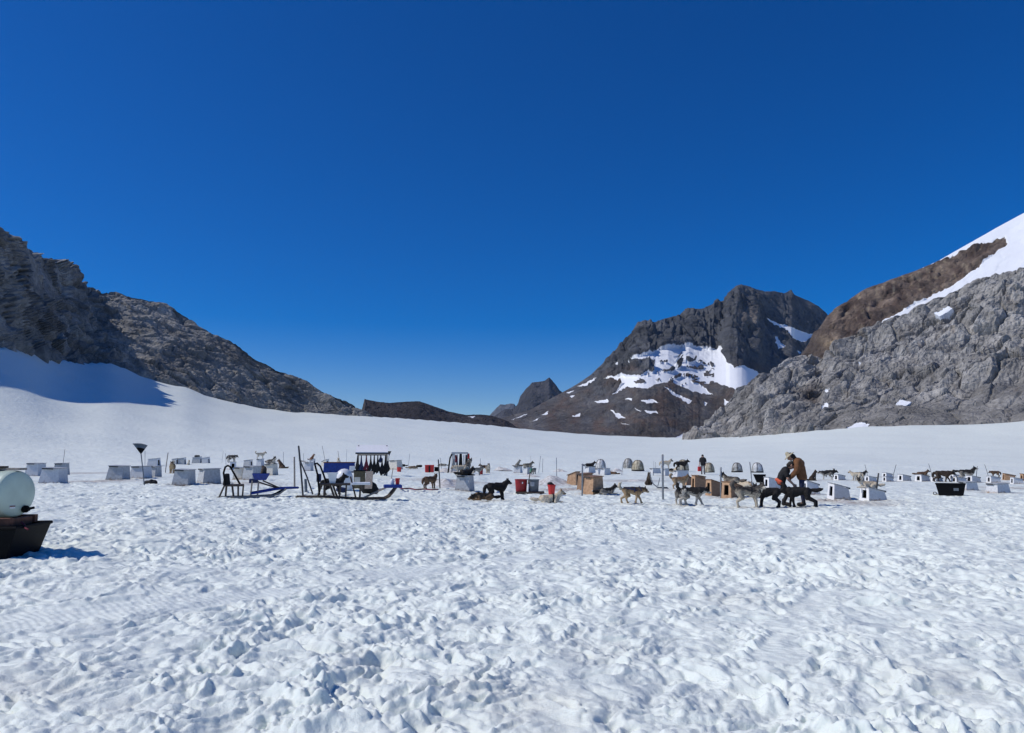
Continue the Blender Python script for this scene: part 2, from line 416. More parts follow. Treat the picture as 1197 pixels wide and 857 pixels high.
def mountain(name, m, ridge, base, depth_ridge, depth_base, nu, nv, px0, px1, disp, paint, prof=lambda v: v, crest=.18, sink=12, backfall=1.0, warp=None, flat=False):
    """ridge/base: photograph rows per column; depth_*: metres per column. The front face runs from base to ridge, the far side falls away behind."""
    px = np.linspace(px0, px1, nu)
    yr = np.interp(px, *zip(*ridge)); yb = np.interp(px, *zip(*base))
    dR = gsmooth(np.interp(px, *zip(*depth_ridge)), max(3, nu//40)); dB = gsmooth(np.interp(px, *zip(*depth_base)), max(3, nu//40))
    nb = max(6, nv//8)
    v = np.concatenate([[-.12, -.06], np.linspace(0, 1, nv), 1+np.linspace(0, 1, nb+1)[1:]])
    V, PX = np.meshgrid(v, px, indexing='ij')
    vc = np.clip(V, 0, 1)
    D = dB[None]+(dR-dB)[None]*vc
    if warp is not None: D = D+warp(PX, vc)*(vc*(1-vc)*4)
    yrow = yb[None]+(yr-yb)[None]*prof(vc)
    k = (PX-CX)/F/(_c-(-(yrow-CY)/F)*_s)
    X = k*D; Yd = D.copy(); Z = EYE+elev_of(PX, yrow)*D
    zr = Z[nv+1]
    bv = np.clip(V-1, 0, 1)
    Yd = Yd+bv*(np.abs(dR-dB)[None]*backfall+20); X = X+bv*k*20
    Z = Z-(bv**1.2)*(np.maximum(zr, 5)+60)[None]*.9
    Z = Z+np.minimum(V, 0)/.12*sink
    co = np.stack([X, Yd, Z], -1)
    du = np.gradient(co, axis=1); dv = np.gradient(co, axis=0)
    nr = np.cross(du, dv); nr /= (np.linalg.norm(nr, axis=-1, keepdims=True)+1e-9)
    al, sn = paint(PX, yrow, co, vc)
    dsp = disp(co[..., 0], co[..., 1], co[..., 2], vc, PX)
    dsp = dsp*(1-.85*sn)
    lim = np.minimum(sst(0, .05, 1-vc)+crest, 1)
    co = co+nr*(dsp*lim)[..., None]
    me = big_mesh(name, co.reshape(-1, 3), grid_quads(len(v), nu), not flat)
    color_attr(me, 'albedo', al.reshape(-1, 3))
    a = me.attributes.new('snow', 'FLOAT', 'POINT'); a.data.foreach_set('value', sn.astype(np.float32).ravel())
    o = link_mesh(name, me, m); o['kind'] = 'structure'
    return o
def lin3(x, y, z, seed=0):
    """value noise with straight edges: flat facets that meet in creases"""
    ix = np.floor(x); iy = np.floor(y); iz = np.floor(z); fx = x-ix; fy = y-iy; fz = z-iz
    ix = ix.astype(np.int64); iy = iy.astype(np.int64); iz = iz.astype(np.int64); r = 0
    for i in (0, 1):
        for j in (0, 1):
            for k in (0, 1):
                r = r + (fx if i else 1-fx)*(fy if j else 1-fy)*(fz if k else 1-fz)*_u(_hash3(ix+i, iy+j, iz+k, seed))
    return r*2-1
def crags(s, amp, seed, rib=(-.45, -.25, -.85), stretch=1.8, block=.35, octs=6, gain=.62):
    rib = np.array(rib)/np.linalg.norm(rib)
    rng = np.random.RandomState(seed); rots = []
    for i in range(octs):
        q = rng.randn(4); q /= np.linalg.norm(q); w_, a, b, c = q
        rots.append(np.array([[1-2*(b*b+c*c), 2*(a*b-c*w_), 2*(a*c+b*w_)], [2*(a*b+c*w_), 1-2*(a*a+c*c), 2*(b*c-a*w_)], [2*(a*c-b*w_), 2*(b*c+a*w_), 1-2*(a*a+b*b)]]))
    def f(x, y, z, v, px):
        al = (x*rib[0]+y*rib[1]+z*rib[2])*(1/stretch-1)
        x2 = x+al*rib[0]; y2 = y+al*rib[1]; z2 = z+al*rib[2]
        r = 0; w = s; a = amp
        for i in range(octs):
            R = rots[i]
            u0 = (R[0, 0]*x2+R[0, 1]*y2+R[0, 2]*z2)/w; u1 = (R[1, 0]*x2+R[1, 1]*y2+R[1, 2]*z2)/w; u2 = (R[2, 0]*x2+R[2, 1]*y2+R[2, 2]*z2)/w
            n = lin3(u0, u1, u2, seed+i*7)
            r = r+a*((.4-1.6*np.abs(n)) if i < 3 else n)
            w *= .48; a *= gain
        bl, gap = blocks3(x2/s*2.2, y2/s*2.2, z2/s*2.2, seed+40, 1.2)
        return r+amp*block*(bl-.8*sst(.10, .0, gap))
    return f
def vmix(base, c, m): return base*(1-m[..., None])+np.array(c)*m[..., None]

# --- cliff at the left edge and its long rocky spur
def cliff_paint(px, py, co, v):
    n = fbm3(co[..., 0]/30, co[..., 1]/30, co[..., 2]/30, 3)
    al = np.ones(px.shape+(3,))*np.array((.30, .298, .29)); al = vmix(al, (.19, .188, .182), np.clip(.5+n, 0, 1))
    return al, in_poly(px, py, [(93, 329), (101, 333), (108, 339), (108, 343), (99, 340)])*1.
lc = crags(24, 6.2, 100, (.5, .2, -.8), 1.3, .6, 6, .64)
def lc2(x, y, z, v, px): return lc(x, y, z, v, px)*(.2+.8*sst(-25, 8, px))
mountain('mountain', rock_mat('cliff rock', 16, 1, .6), [(-700, -60), (-420, 80), (-150, 175), (-60, 230), (0, 268), (15, 279), (26, 289), (49, 302), (68, 306), (79, 311), (86, 325), (94, 332), (104, 338), (114, 352), (126, 385), (140, 428), (170, 445)],  # unseen ridge left of view, height and distance shaped to shade the snow
         [(-700, 380), (-420, 375), (-150, 392), (0, 409), (35, 414), (60, 423), (90, 428), (130, 429), (152, 438), (170, 446)],
         [(-700, 104), (-420, 130), (0, 250), (40, 345), (70, 420), (126, 450), (170, 450)], [(-700, 98), (-420, 124), (-150, 172), (0, 217), (60, 272), (130, 334), (170, 345)], 560, 230, -700, 168, lc2, cliff_paint, flat=True, crest=.35)
def spur_paint(px, py, co, v):
    n = fbm3(co[..., 0]/25, co[..., 1]/25, co[..., 2]/9, 4)
    al = np.ones(px.shape+(3,))*np.array((.30, .297, .285)); al = vmix(al, (.18, .177, .17), np.clip(.45+n, 0, 1))
    return al, np.zeros(px.shape)
sp = crags(15, 3.6, 140, (.8, .1, -.35), 2.4)
mountain('mountain', rock_mat('spur rock', 12, 1, .5), [(80, 350), (109, 340), (135, 341), (165, 347), (205, 361), (240, 384), (277, 401), (300, 419), (340, 439), (375, 456), (400, 465), (415, 474), (428, 482), (440, 489)],
         [(80, 426), (130, 428), (150, 436), (170, 445), (195, 453), (220, 457), (250, 469), (300, 480), (350, 486), (430, 490), (440, 491)],
         [(80, 420), (130, 425), (200, 430), (300, 430), (440, 440)], [(80, 330), (130, 334), (200, 352), (300, 388), (440, 433)], 560, 190, 80, 440, sp, spur_paint, flat=True, crest=.55)

# --- low dark ridge far behind the brow
def dark_paint(c1, c2, s, seed):
    def f(px, py, co, v):
        n = fbm3(co[..., 0]/s, co[..., 1]/s, co[..., 2]/s, seed)
        al = np.ones(px.shape+(3,))*np.array(c1); al = vmix(al, c2, np.clip(.5+1.3*n, 0, 1))
        sn = np.zeros(px.shape)
        for pl in ([(405, 476), (412, 480), (440, 492), (425, 493), (405, 490)], [(547, 487), (556, 486), (553, 488.5)]):
            sn = np.maximum(sn, in_poly(px, py, pl)*1.)
        return al, sn
    return f
mountain('hill', rock_mat('dark ridge rock', 40, .8, .3), [(380, 500), (417, 491), (423, 480), (426, 466), (428, 467), (440, 469.5), (455, 471), (475, 469.5), (490, 469), (505, 474), (525, 481), (545, 485), (560, 484.5), (575, 486), (590, 491), (605, 500), (640, 512)],
         [(380, 505), (640, 516)], [(380, 1000), (640, 1250)], [(380, 760), (640, 950)], 400, 90, 380, 640, crags(40, 2.6, 200), dark_paint((.055, .047, .046), (.032, .029, .031), 60, 8))
# --- the two far peaks in the gap
mountain('mountain', rock_mat('far peak rock', 180, .8, .4), [(540, 495), (575, 488), (590, 478), (600, 478), (605, 473), (608, 463), (615, 454), (622, 447), (630, 446), (637, 445), (642, 441), (645, 444), (650, 450), (654, 456), (662, 462), (690, 485)],
         [(540, 512), (690, 514)], [(540, 4300), (690, 4300)], [(540, 3600), (690, 3600)], 300, 130, 540, 690, crags(160, 13, 230, (0, 0, -1), 2.5), dark_paint((.072, .07, .078), (.045, .046, .054), 250, 9))
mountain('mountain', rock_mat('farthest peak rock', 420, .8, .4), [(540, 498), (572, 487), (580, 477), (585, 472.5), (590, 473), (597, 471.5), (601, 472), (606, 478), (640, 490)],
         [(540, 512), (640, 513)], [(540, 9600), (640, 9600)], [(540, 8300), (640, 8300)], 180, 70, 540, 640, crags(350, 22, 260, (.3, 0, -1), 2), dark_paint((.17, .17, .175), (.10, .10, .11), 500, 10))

# --- the main peak with its snowfield
def cm(pts): return crop(pts, 560, 310, 2.85)
M_SNOW = [cm([(480, 340), (530, 310), (600, 285), (700, 272), (770, 285), (818, 272), (825, 320), (850, 345), (885, 335), (955, 370), (920, 400), (885, 425), (840, 410), (790, 395), (740, 400), (780, 435), (720, 425), (640, 395), (590, 400), (560, 415), (500, 408), (440, 435), (480, 400), (415, 380), (480, 372), (540, 370), (570, 350), (555, 330)]),
          cm([(950, 175), (1010, 198), (1115, 233), (1085, 257), (1050, 245), (1030, 225), (985, 200)]), cm([(975, 240), (990, 238), (1010, 265), (1030, 278), (1000, 278)]), cm([(1050, 280), (1070, 290), (1065, 297)]),
          cm([(325, 405), (395, 375), (370, 395)]), cm([(380, 458), (425, 447), (432, 460), (395, 462)]), cm([(435, 480), (470, 500), (490, 512), (465, 515)]), cm([(535, 450), (580, 450), (605, 465), (560, 462)]),
          cm([(545, 485), (590, 487), (600, 496), (560, 495)]), cm([(310, 505), (340, 495), (335, 508)]), cm([(105, 515), (160, 495), (150, 503)]), cm([(470, 525), (510, 538), (480, 532)]), cm([(815, 448), (852, 463), (825, 482)]),
          cm([(610, 403), (650, 428), (712, 455), (700, 462), (640, 432)]), cm([(205, 500), (235, 487), (230, 497)]), cm([(178, 520), (202, 505), (190, 518)]), cm([(0, 535), (45, 518), (40, 528), (20, 540)]),
          cm([(300, 437), (322, 433), (312, 442)]), cm([(480, 447), (510, 444), (505, 452)]), cm([(410, 360), (440, 340), (432, 352)]), cm([(455, 330), (462, 322), (465, 332)]), cm([(700, 400), (730, 405), (710, 412)]), cm([(745, 455), (760, 462), (750, 470)]),
          cm([(640, 577), (700, 556), (772, 528), (772, 545), (720, 590)]), cm([(290, 425), (316, 414), (300, 428)]), cm([(540, 490), (515, 475), (525, 485)])]
def peak_paint(px, py, co, v):
    n = fbm3(px/14, py/9, px*0+3.3, 12); n2 = fbm3(px/5, py/3.4, px*0+1.3, 14)
    al = np.ones(px.shape+(3,))*np.array((.10, .105, .115)); al = vmix(al, (.07, .074, .082), np.clip(.5+1.2*n, 0, 1))
    low = sst(425, 450, py+10*n+.10*(px-760))
    al = vmix(al, (.105, .086, .075), low*np.clip(.6+n, 0, 1)); al = vmix(al, (.14, .132, .12), low*np.clip(n2*1.6-.1, 0, 1)); al = vmix(al, (.12, .075, .06), low*sst(.1, .5, n)*.45)
    tan = np.exp(-(((px-873)/10)**2+((py-372)/12)**2)); al = vmix(al, (.19, .165, .14), np.clip(tan+.6*n2, 0, 1)*(tan > .1)*.9)
    qx = px+2.4*n2+2*n; qy = py+1.5*fbm3(px/4, py/4, px*0+7, 15)+1.2*n
    s = np.zeros(px.shape)
    for pl in M_SNOW: s = np.maximum(s, in_poly(qx, qy, pl)*1.)
    isl = (py > 423) & (py < 452) & (px > 740) & (px < 835)
    s = s*(1-isl*sst(.22, .3, fbm3(px/7, py/3.2, px*0+9, 21)))
    return al, s
pc = crags(80, 17, 300, (.25, 0, -1), 2.4, .35, 6, .58)
def gullies(px, v, seed):
    w = 8*fbm3(px/25, v*3, px*0, seed+3)
    return (1-2*np.abs(vn3((px+w+14*v)/17, v*1.6, px*0+.5, seed)))+.6*(1-2*np.abs(vn3((px+w+10*v)/7.3, v*3, px*0+2.5, seed+1)))+.3*(1-2*np.abs(vn3((px+w)/3.1, v*6, px*0+4.5, seed+2)))
def peak_disp(x, y, z, v, px):
    up = sst(.45, .66, v)
    k = (.07+.93*sst(665, 770, px))*(.13+.87*up)
    k = k*(1-.6*sst(872, 900, px))
    return k*(pc(x, y, z, v, px) + 12*gullies(px, v, 310)) + 6*fbm3(x/160, y/160, z/160, 320)*sst(640, 740, px)
def peak_warp(px, v):
    # a rib runs down from the summit; the face beyond it turns away to the right
    return 70*sst(868, 905, px+18*(v-.5)) - 60*np.exp(-((px-845-30*(1-v))/22)**2) - 60*np.exp(-((px-770)/30)**2)
mountain('mountain', rock_mat('main peak rock', 120, .9, .5), [(560, 497), (580, 491), (620, 479), (655, 460), (675, 449), (690, 439), (706, 424), (716, 412), (731, 401), (746, 377), (752, 375.5), (766, 377), (780, 372), (795, 371), (805, 362), (820, 361), (835, 357), (849, 350), (853, 341), (862, 335), (867, 333), (880, 337), (893, 341), (905, 340.5), (917, 343), (925, 339), (929, 345), (945, 352), (957, 358), (966, 367), (969, 374), (985, 392), (1010, 420)],
         [(560, 515), (640, 518), (760, 521), (1010, 522)], [(560, 1500), (700, 1800), (860, 2150), (880, 2200), (970, 2550), (1010, 2600)], [(560, 1150), (800, 1200), (900, 1250), (1010, 1400)], 760, 330, 560, 1010,
         peak_disp, peak_paint, prof=lambda v: np.where(v < .42, v*1.0, v)**.93, warp=peak_warp)

# --- brown shoulder with the snow slope above it, at the right
def cr(pts): return crop(pts, 800, 230, 2.856)
def shoulder_paint(px, py, co, v):
    n = fbm3(px/16, py/9, px*0+2.2, 31); n2 = fbm3(px/5, py/4, px*0+5, 32)
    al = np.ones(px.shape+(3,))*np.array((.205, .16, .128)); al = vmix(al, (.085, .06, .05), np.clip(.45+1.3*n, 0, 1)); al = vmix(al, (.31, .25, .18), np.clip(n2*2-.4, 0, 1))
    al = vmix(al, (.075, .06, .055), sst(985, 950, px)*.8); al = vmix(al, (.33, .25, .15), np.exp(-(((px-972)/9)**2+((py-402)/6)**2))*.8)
    qx = px+2*n2; qy = py+2*n+1.0*n2
    rock = in_poly(qx, qy, cr([(300, 560), (395, 470), (480, 395), (510, 365), (600, 305), (700, 270), (845, 218), (950, 180), (1070, 130), (1076, 155), (1000, 218), (870, 310), (660, 413), (600, 470), (500, 640), (300, 640)]))
    return al, 1.-rock
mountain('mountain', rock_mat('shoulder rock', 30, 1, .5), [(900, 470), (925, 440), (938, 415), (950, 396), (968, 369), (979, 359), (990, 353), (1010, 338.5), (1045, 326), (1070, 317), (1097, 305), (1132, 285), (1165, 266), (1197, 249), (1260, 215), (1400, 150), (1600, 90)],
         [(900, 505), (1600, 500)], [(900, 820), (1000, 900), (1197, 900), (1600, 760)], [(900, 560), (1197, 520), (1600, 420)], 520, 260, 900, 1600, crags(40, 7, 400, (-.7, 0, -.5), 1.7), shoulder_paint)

# --- grey crag at the right
def crag_paint(px, py, co, v):
    n = fbm3(co[..., 0]/22, co[..., 1]/22, co[..., 2]/22, 41); n2 = fbm3(px/9, py/7, px*0+5, 42)
    al = np.ones(px.shape+(3,))*np.array((.365, .355, .335)); al = vmix(al, (.24, .232, .22), np.clip(.45+1.2*n, 0, 1)); al = vmix(al, (.22, .185, .15), np.clip(n2*1.8-.5, 0, 1)*.8)
    scree = sst(462, 480, py+6*n2)*sst(930, 990, px); al = vmix(al, (.22, .213, .20), scree*.8)
    dark = np.exp(-(((px-948)/12)**2+((py-462)/14)**2)); al = vmix(al, (.09, .07, .06), np.clip(dark+.4*n2, 0, 1)*(dark > .15)*.8)
    qx = px+1.3*n2; qy = py+1.3*n
    s = np.zeros(px.shape)
    for pl in (cr([(830, 385), (880, 360), (895, 368), (850, 398)]), cr([(470, 648), (497, 645), (482, 672)]), cr([(482, 688), (484, 722), (460, 715), (470, 692)]), cr([(703, 690), (720, 676), (757, 685), (740, 700)]), cr([(582, 556), (597, 556), (590, 566)]), cr([(545, 775), (575, 755), (620, 762), (600, 790), (545, 800)])):
        s = np.maximum(s, in_poly(qx, qy, pl)*1.)
    return al, s
gc = crags(32, 7.5, 500, (-.55, -.2, -.6), 2.2, .45, 6, .64)
def crag_disp(x, y, z, v, px):
    soft = 1-.75*sst(.42, .12, v)*sst(930, 1000, px)
    return gc(x, y, z, v, px)*soft + 3*fbm3(x/30, y/30, z/30, 77)
mountain('mountain', rock_mat('grey crag rock', 15, 1, .75), [(800, 515), (820, 506.5), (835, 492), (852, 478), (870, 461), (895, 438), (915, 423), (938, 417), (961, 418), (975, 403), (996, 391), (1025, 378), (1060, 362), (1097, 345), (1143, 325), (1180, 318), (1197, 316), (1300, 300), (1600, 260)],
         [(800, 517), (822, 514), (850, 513.5), (900, 511), (940, 507), (1000, 502), (1060, 500), (1130, 498), (1197, 493), (1300, 484), (1600, 458)],
         [(800, 520), (860, 545), (940, 560), (1050, 560), (1197, 520), (1600, 450)], [(800, 505), (850, 472), (900, 432), (1000, 382), (1197, 342), (1600, 292)], 800, 320, 800, 1600, crag_disp, crag_paint, flat=True, crest=.5)
# ================================================================== the camp: helpers
def gz(x, y): return float(ground(x, y))
def on(px, py, back=0.0):
    g = G(px, py); 
    if back:
        g.x += g.x/g.y*back; g.y += back; g.z = gz(g.x, g.y)
    return g
M = dict(
    white=mat('weathered white paint', (.62, .64, .66), .55, .06, 12, .08, 40, dirt=(.30, .22, .16)),
    grey=mat('grey weathered plywood', (.46, .48, .49), .65, .10, 10, .1, 40, dirt=(.22, .16, .11)),
    cream=mat('cream plywood', (.74, .70, .60), .65, .08, 10, .1, 40, dirt=(.45, .33, .2)),
    trim=mat('clean white trim', (.84, .85, .86), .45, .03, 8),
    ply=mat('tan plywood', (.47, .30, .18), .65, .14, 9, .12, 35, c2=(.36, .215, .12)),
    plydark=mat('brown plywood side', (.31, .195, .12), .7, .12, 9, .1, 35),
    roofg=mat('grey roof board', (.40, .42, .44), .6, .1, 12, .06),
    roofb=mat('brown roof board', (.24, .14, .085), .65, .14, 12, .08),
    inner=mat('shade-dark kennel inside', (.035, .03, .026), .9, .1, 8),  # doorway shade put into the colour; pale walls would bounce light inside
    steel=mat('dull steel', (.28, .29, .30), .45, .1, 30, metal=.6),
    darksteel=mat('dark steel', (.06, .062, .065), .5, .15, 30, metal=.3),
    wood=mat('grey wood', (.30, .265, .23), .75, .15, 20, .1),
    darkwood=mat('dark stained wood', (.075, .055, .042), .7, .2, 18, .1),
    redwood=mat('red brown timber', (.15, .06, .035), .7, .2, 12, .15),
    black=mat('black plastic', (.006, .0065, .008), .6, .1, 20, .05, spec=.08),
    blackcloth=mat('black nylon', (.012, .012, .014), .8, .3, 40, .3, 50),
    navy=mat('navy nylon', (.012, .025, .09), .75, .2, 40, .25, 50),
    blue=mat('blue plastic', (.008, .035, .24), .45, .12, 15, .05),
    bluetarp=mat('blue tarpaulin', (.01, .045, .26), .5, .15, 9, .3, 12),
    red=mat('red plastic', (.62, .03, .028), .4, .1, 12),
    darkred=mat('dark red plastic', (.30, .012, .022), .42, .15, 10),
    greytub=mat('grey plastic tub', (.13, .155, .18), .45, .1, 10),
    palegreen=mat('pale green polyethylene', (.50, .60, .51), .42, .04, 5, .03),
    rope=mat('yellowed rope', (.35, .26, .18), .85, .2, 60),
    redrope=mat('dark red line', (.16, .02, .04), .8, .2, 30),
    whiteplastic=mat('white plastic', (.78, .79, .80), .4, .04, 8),
    tarpgrey=mat('grey camouflage tarpaulin', (.42, .42, .40), .7, .25, 4, .5, 9, c2=(.13, .13, .12)),
    tarptan=mat('tan canvas tarpaulin', (.50, .45, .34), .75, .2, 4, .5, 9, c2=(.22, .19, .13)),
    tarpwhite=mat('whitish tarpaulin', (.62, .63, .63), .7, .15, 4, .4, 9, c2=(.32, .33, .33)),
    dirtsnow=mat('dirty snow', (.68, .68, .665), .8, .1, 6, .6, 22, c2=(.40, .375, .34)),
    ink=mat('grey ink', (.33, .35, .36), .7, .05, 10),
    green=mat('green plastic', (.01, .16, .10), .5, .1, 10),
    olive=mat('olive canvas', (.13, .11, .065), .8, .2, 12, .3, 30),
    orange=mat('orange nylon', (.72, .13, .06), .65, .1, 20, .2, 30),
)
HOUSES = {}
def house(key, xl, xs, xr, yt, yb, kind='white', door=None, label='', group='dog houses on the snow', hb=.74, sign=None, tilt=0, roofc=None, push=.42):
    """xl..xs: left visible face, xs..xr: right visible face, in photograph columns; door 'L' / 'R' says which of them is the front (None: both are the back and a side)"""
    wl, wr = xs-xl, max(1.0, xr-xs)
    g = on((xl+xr)/2, yb, push)
    ppm = F/(g.y-push)
    a, b = 1.0, 1.22
    k = g.x/g.y
    if door == 'R':
        al = math.atan2(wl*a, wr*b); yaw = al
    else:
        al = math.atan2(wr*a, wl*b); yaw = -al+(0 if door == 'L' else PI)
    yaw -= math.atan(k)
    s = (wl+wr)/ppm/(a*math.cos(al)+b*math.sin(al))
    h = (yb-yt)/ppm
    A, B = a*s, b*s
    hf, hk = h, h*hb
    if door is None: hf, hk = h*1.0, h*1.0*(.98 if hb > .9 else .97)
    wm, rm = {'white': (M['white'], M['roofg']), 'grey': (M['grey'], M['roofg']), 'cream': (M['cream'], M['roofg']), 'brown': (M['plydark'], M['roofb']), 'tan': (M['ply'], M['roofb'])}[kind]
    fm = M['ply'] if kind in ('brown', 'tan') else M['trim']
    e = empty('dog_house', (g.x, g.y, g.z-.03), yaw, label, 'dog house', group, ry=tilt)
    # body: walls leaning in, thick boards, the front one with a hole
    ti, tf, tb = .09*A, .07*B, .10*B
    x, y = A/2, B/2
    fz = lambda t: t
    m = MB()
    FL, FR, BL, BR = Vector((-x, -y, 0)), Vector((x, -y, 0)), Vector((-x, y, 0)), Vector((x, y, 0))
    TFL, TFR, TBL, TBR = Vector((-x+ti, -y+tf, hf)), Vector((x-ti, -y+tf, hf)), Vector((-x+ti, y-tb, hk)), Vector((x-ti, y-tb, hk))
    def front(u, v):
        return (FL.lerp(FR, u)).lerp(TFL.lerp(TFR, u), v)
    us, vs = [0, .27, .73, 1], [0, .22, .80, 1]
    if door:
        pts = [front(u, v) for v in vs for u in us]; fs = [(r*4+c, r*4+c+1, r*4+c+5, r*4+c+4) for r in range(3) for c in range(3) if not (r == 1 and c == 1)]
        m.add(pts, fs)
    else:
        us2, vs2 = [0, .3, .7, 1], [0, .2, .8, 1]
        pts = [front(u, v) for v in vs2 for u in us2]; fs = [(r*4+c, r*4+c+1, r*4+c+5, r*4+c+4) for r in range(3) for c in range(3) if not (r == 1 and c == 1)]
        m.add(pts, fs)
    m.add([BR, BL, TBL, TBR], [(0, 1, 2, 3)]); m.add([FR, BR, TBR, TFR], [(0, 1, 2, 3)]); m.add([BL, FL, TFL, TBL], [(0, 1, 2, 3)])
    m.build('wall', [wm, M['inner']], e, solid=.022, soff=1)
    if door:
        d = MB()
        n = (FR-FL).cross(TFL-FL).normalized()*.012
        # the frame: four boards round the hole standing proud of the front
        for (u0, u1, v0, v1) in ((.02, .27, .0, .97), (.73, .98, .0, .97), (.27, .73, .82, .97), (.27, .73, .0, .20)):
            q = [front(u0, v0), front(u1, v0), front(u1, v1), front(u0, v1)]
            d.add([p+n*.3 for p in q]+[p+n*1.6 for p in q], [(3, 2, 1, 0), (4, 5, 6, 7), (0, 1, 5, 4), (1, 2, 6, 5), (2, 3, 7, 6), (3, 0, 4, 7)])
        d.build('door_frame', fm, e)
    r = MB(); ov = .035; th = .028
    c = [TFL+Vector((-ov, -ov*1.2, .006)), TFR+Vector((ov, -ov*1.2, .006)), TBR+Vector((ov, ov*1.6, .006)), TBL+Vector((-ov, ov*1.6, .006))]
    r.add(c+[p+Vector((0, 0, th)) for p in c], [(3, 2, 1, 0), (4, 5, 6, 7), (0, 1, 5, 4), (1, 2, 6, 5), (2, 3, 7, 6), (3, 0, 4, 7)])
    rf = r.build('roof', rm if roofc is None else M[roofc], e)
    hb_ = MB(); hb_.box((.12*A, y-tb+ov*1.6+.008, hk-.006), (.55*A, .014, .05))
    hb_.build('hinge', M['darksteel'], rf)
    HOUSES[key] = dict(x=g.x, y=g.y, z=g.z-.03+(hf+hk)/2+th+.006, px=(xl+xr)/2, yaw=yaw, A=A, B=B, e=e, hf=hf, hk=hk)
    STAINS.append((g.x, g.y, max(.8, A*1.1), .55 if kind != 'brown' else .75))
    return e
def pole(x1, y1, x0, y0, r=.022, m='steel', label='', group='stakes standing in the snow', name='stake', dy=0.0, cat='stake'):
    g = on(x0, y0); top = P(x1, y1, g.y+dy)
    d = Vector(top)-g
    t = MB().tube([Vector((0, 0, -.12)), d*.5, d*.985, d], [r, r, r*.96, r*.6], 8)
    o = t.build(name, M[m], smooth=True); o.location = g
    return tag(o, label, cat, group)

# ------------------------------------------------------------------ bodies: one continuous skin grown over tapered limbs
def limb_mesh(prims, vox, smooth=4):
    m = MB()
    for p0, r0, p1, r1, t in prims:
        p0 = Vector(p0); p1 = Vector(p1); d = p1-p0; L = d.length
        if L < 1e-5: d = Vector((0, 0, 1))
        d = d.normalized()
        pts, rr = [], []
        for k in range(4):
            a = PI/2*(1-k/3.0*.97); pts.append(p0-d*r0*math.sin(a)); rr.append(max(r0*math.cos(a), .15*r0))
        for k in range(4):
            a = PI/2*(k/3.0*.97); pts.append(p1+d*r1*math.sin(a)); rr.append(max(r1*math.cos(a), .15*r1))
        m.tube(pts, rr, 12)
    me = bpy.data.meshes.new('tmp'); me.from_pydata([tuple(p) for p in m.v], [], m.f)
    o = bpy.data.objects.new('tmp', me); COL.objects.link(o)
    k = o.modifiers.new('r', 'REMESH'); k.mode = 'VOXEL'; k.voxel_size = vox; k.use_smooth_shade = True
    k = o.modifiers.new('s', 'SMOOTH'); k.factor = .5; k.iterations = smooth
    bpy.context.view_layer.update()
    dg = bpy.context.evaluated_depsgraph_get()
    res = bpy.data.meshes.new_from_object(o.evaluated_get(dg))
    bpy.data.objects.remove(o); bpy.data.meshes.remove(me)
    return res
def prim_tags(me, prims):
    n = len(me.vertices); co = np.empty(n*3, np.float32); me.vertices.foreach_get('co', co); co = co.reshape(-1, 3)
    nr = np.empty(n*3, np.float32); me.vertices.foreach_get('normal', nr); nr = nr.reshape(-1, 3)
    best = np.full(n, 1e9); tg = np.zeros(n, int); names = []
    for p0, r0, p1, r1, t in prims:
        if t not in names: names.append(t)
        a = np.array(p0, float); b = np.array(p1, float); d = b-a; L2 = max((d*d).sum(), 1e-9)
        s = np.clip(((co-a)@d)/L2, 0, 1)
        dist = np.linalg.norm(co-a-s[:, None]*d, axis=1)-(r0+(r1-r0)*s)
        m = dist < best; best[m] = dist[m]; tg[m] = names.index(t)
    return co, nr, tg, names
fur = bpy.data.materials.new('dog fur'); fur.use_nodes = True
def _fur(m, rough):
    N = m.node_tree.nodes; L = m.node_tree.links; b = N['Principled BSDF']; b.inputs['Roughness'].default_value = rough; b.inputs['Specular IOR Level'].default_value = .25
    a = N.new('ShaderNodeAttribute'); a.attribute_name = 'coat'
    tc = N.new('ShaderNodeTexCoord'); n = N.new('ShaderNodeTexNoise'); n.inputs['Scale'].default_value = 38; n.inputs['Detail'].default_value = 5; L.new(tc.outputs['Object'], n.inputs['Vector'])
    mr = N.new('ShaderNodeMapRange'); mr.inputs[1].default_value = .3; mr.inputs[2].default_value = .7; mr.inputs[3].default_value = .7; mr.inputs[4].default_value = 1.3; L.new(n.outputs['Fac'], mr.inputs[0])
    v = N.new('ShaderNodeVectorMath'); v.operation = 'SCALE'; L.new(a.outputs['Color'], v.inputs[0]); L.new(mr.outputs[0], v.inputs['Scale']); L.new(v.outputs[0], b.inputs['Base Color'])
    bp = N.new('ShaderNodeBump'); bp.inputs['Strength'].default_value = .6; bp.inputs['Distance'].default_value = .012; L.new(n.outputs['Fac'], bp.inputs['Height']); L.new(bp.outputs['Normal'], b.inputs['Normal'])
_fur(fur, .75)
skin = bpy.data.materials.new('skin'); skin.use_nodes = True; _fur(skin, .55)

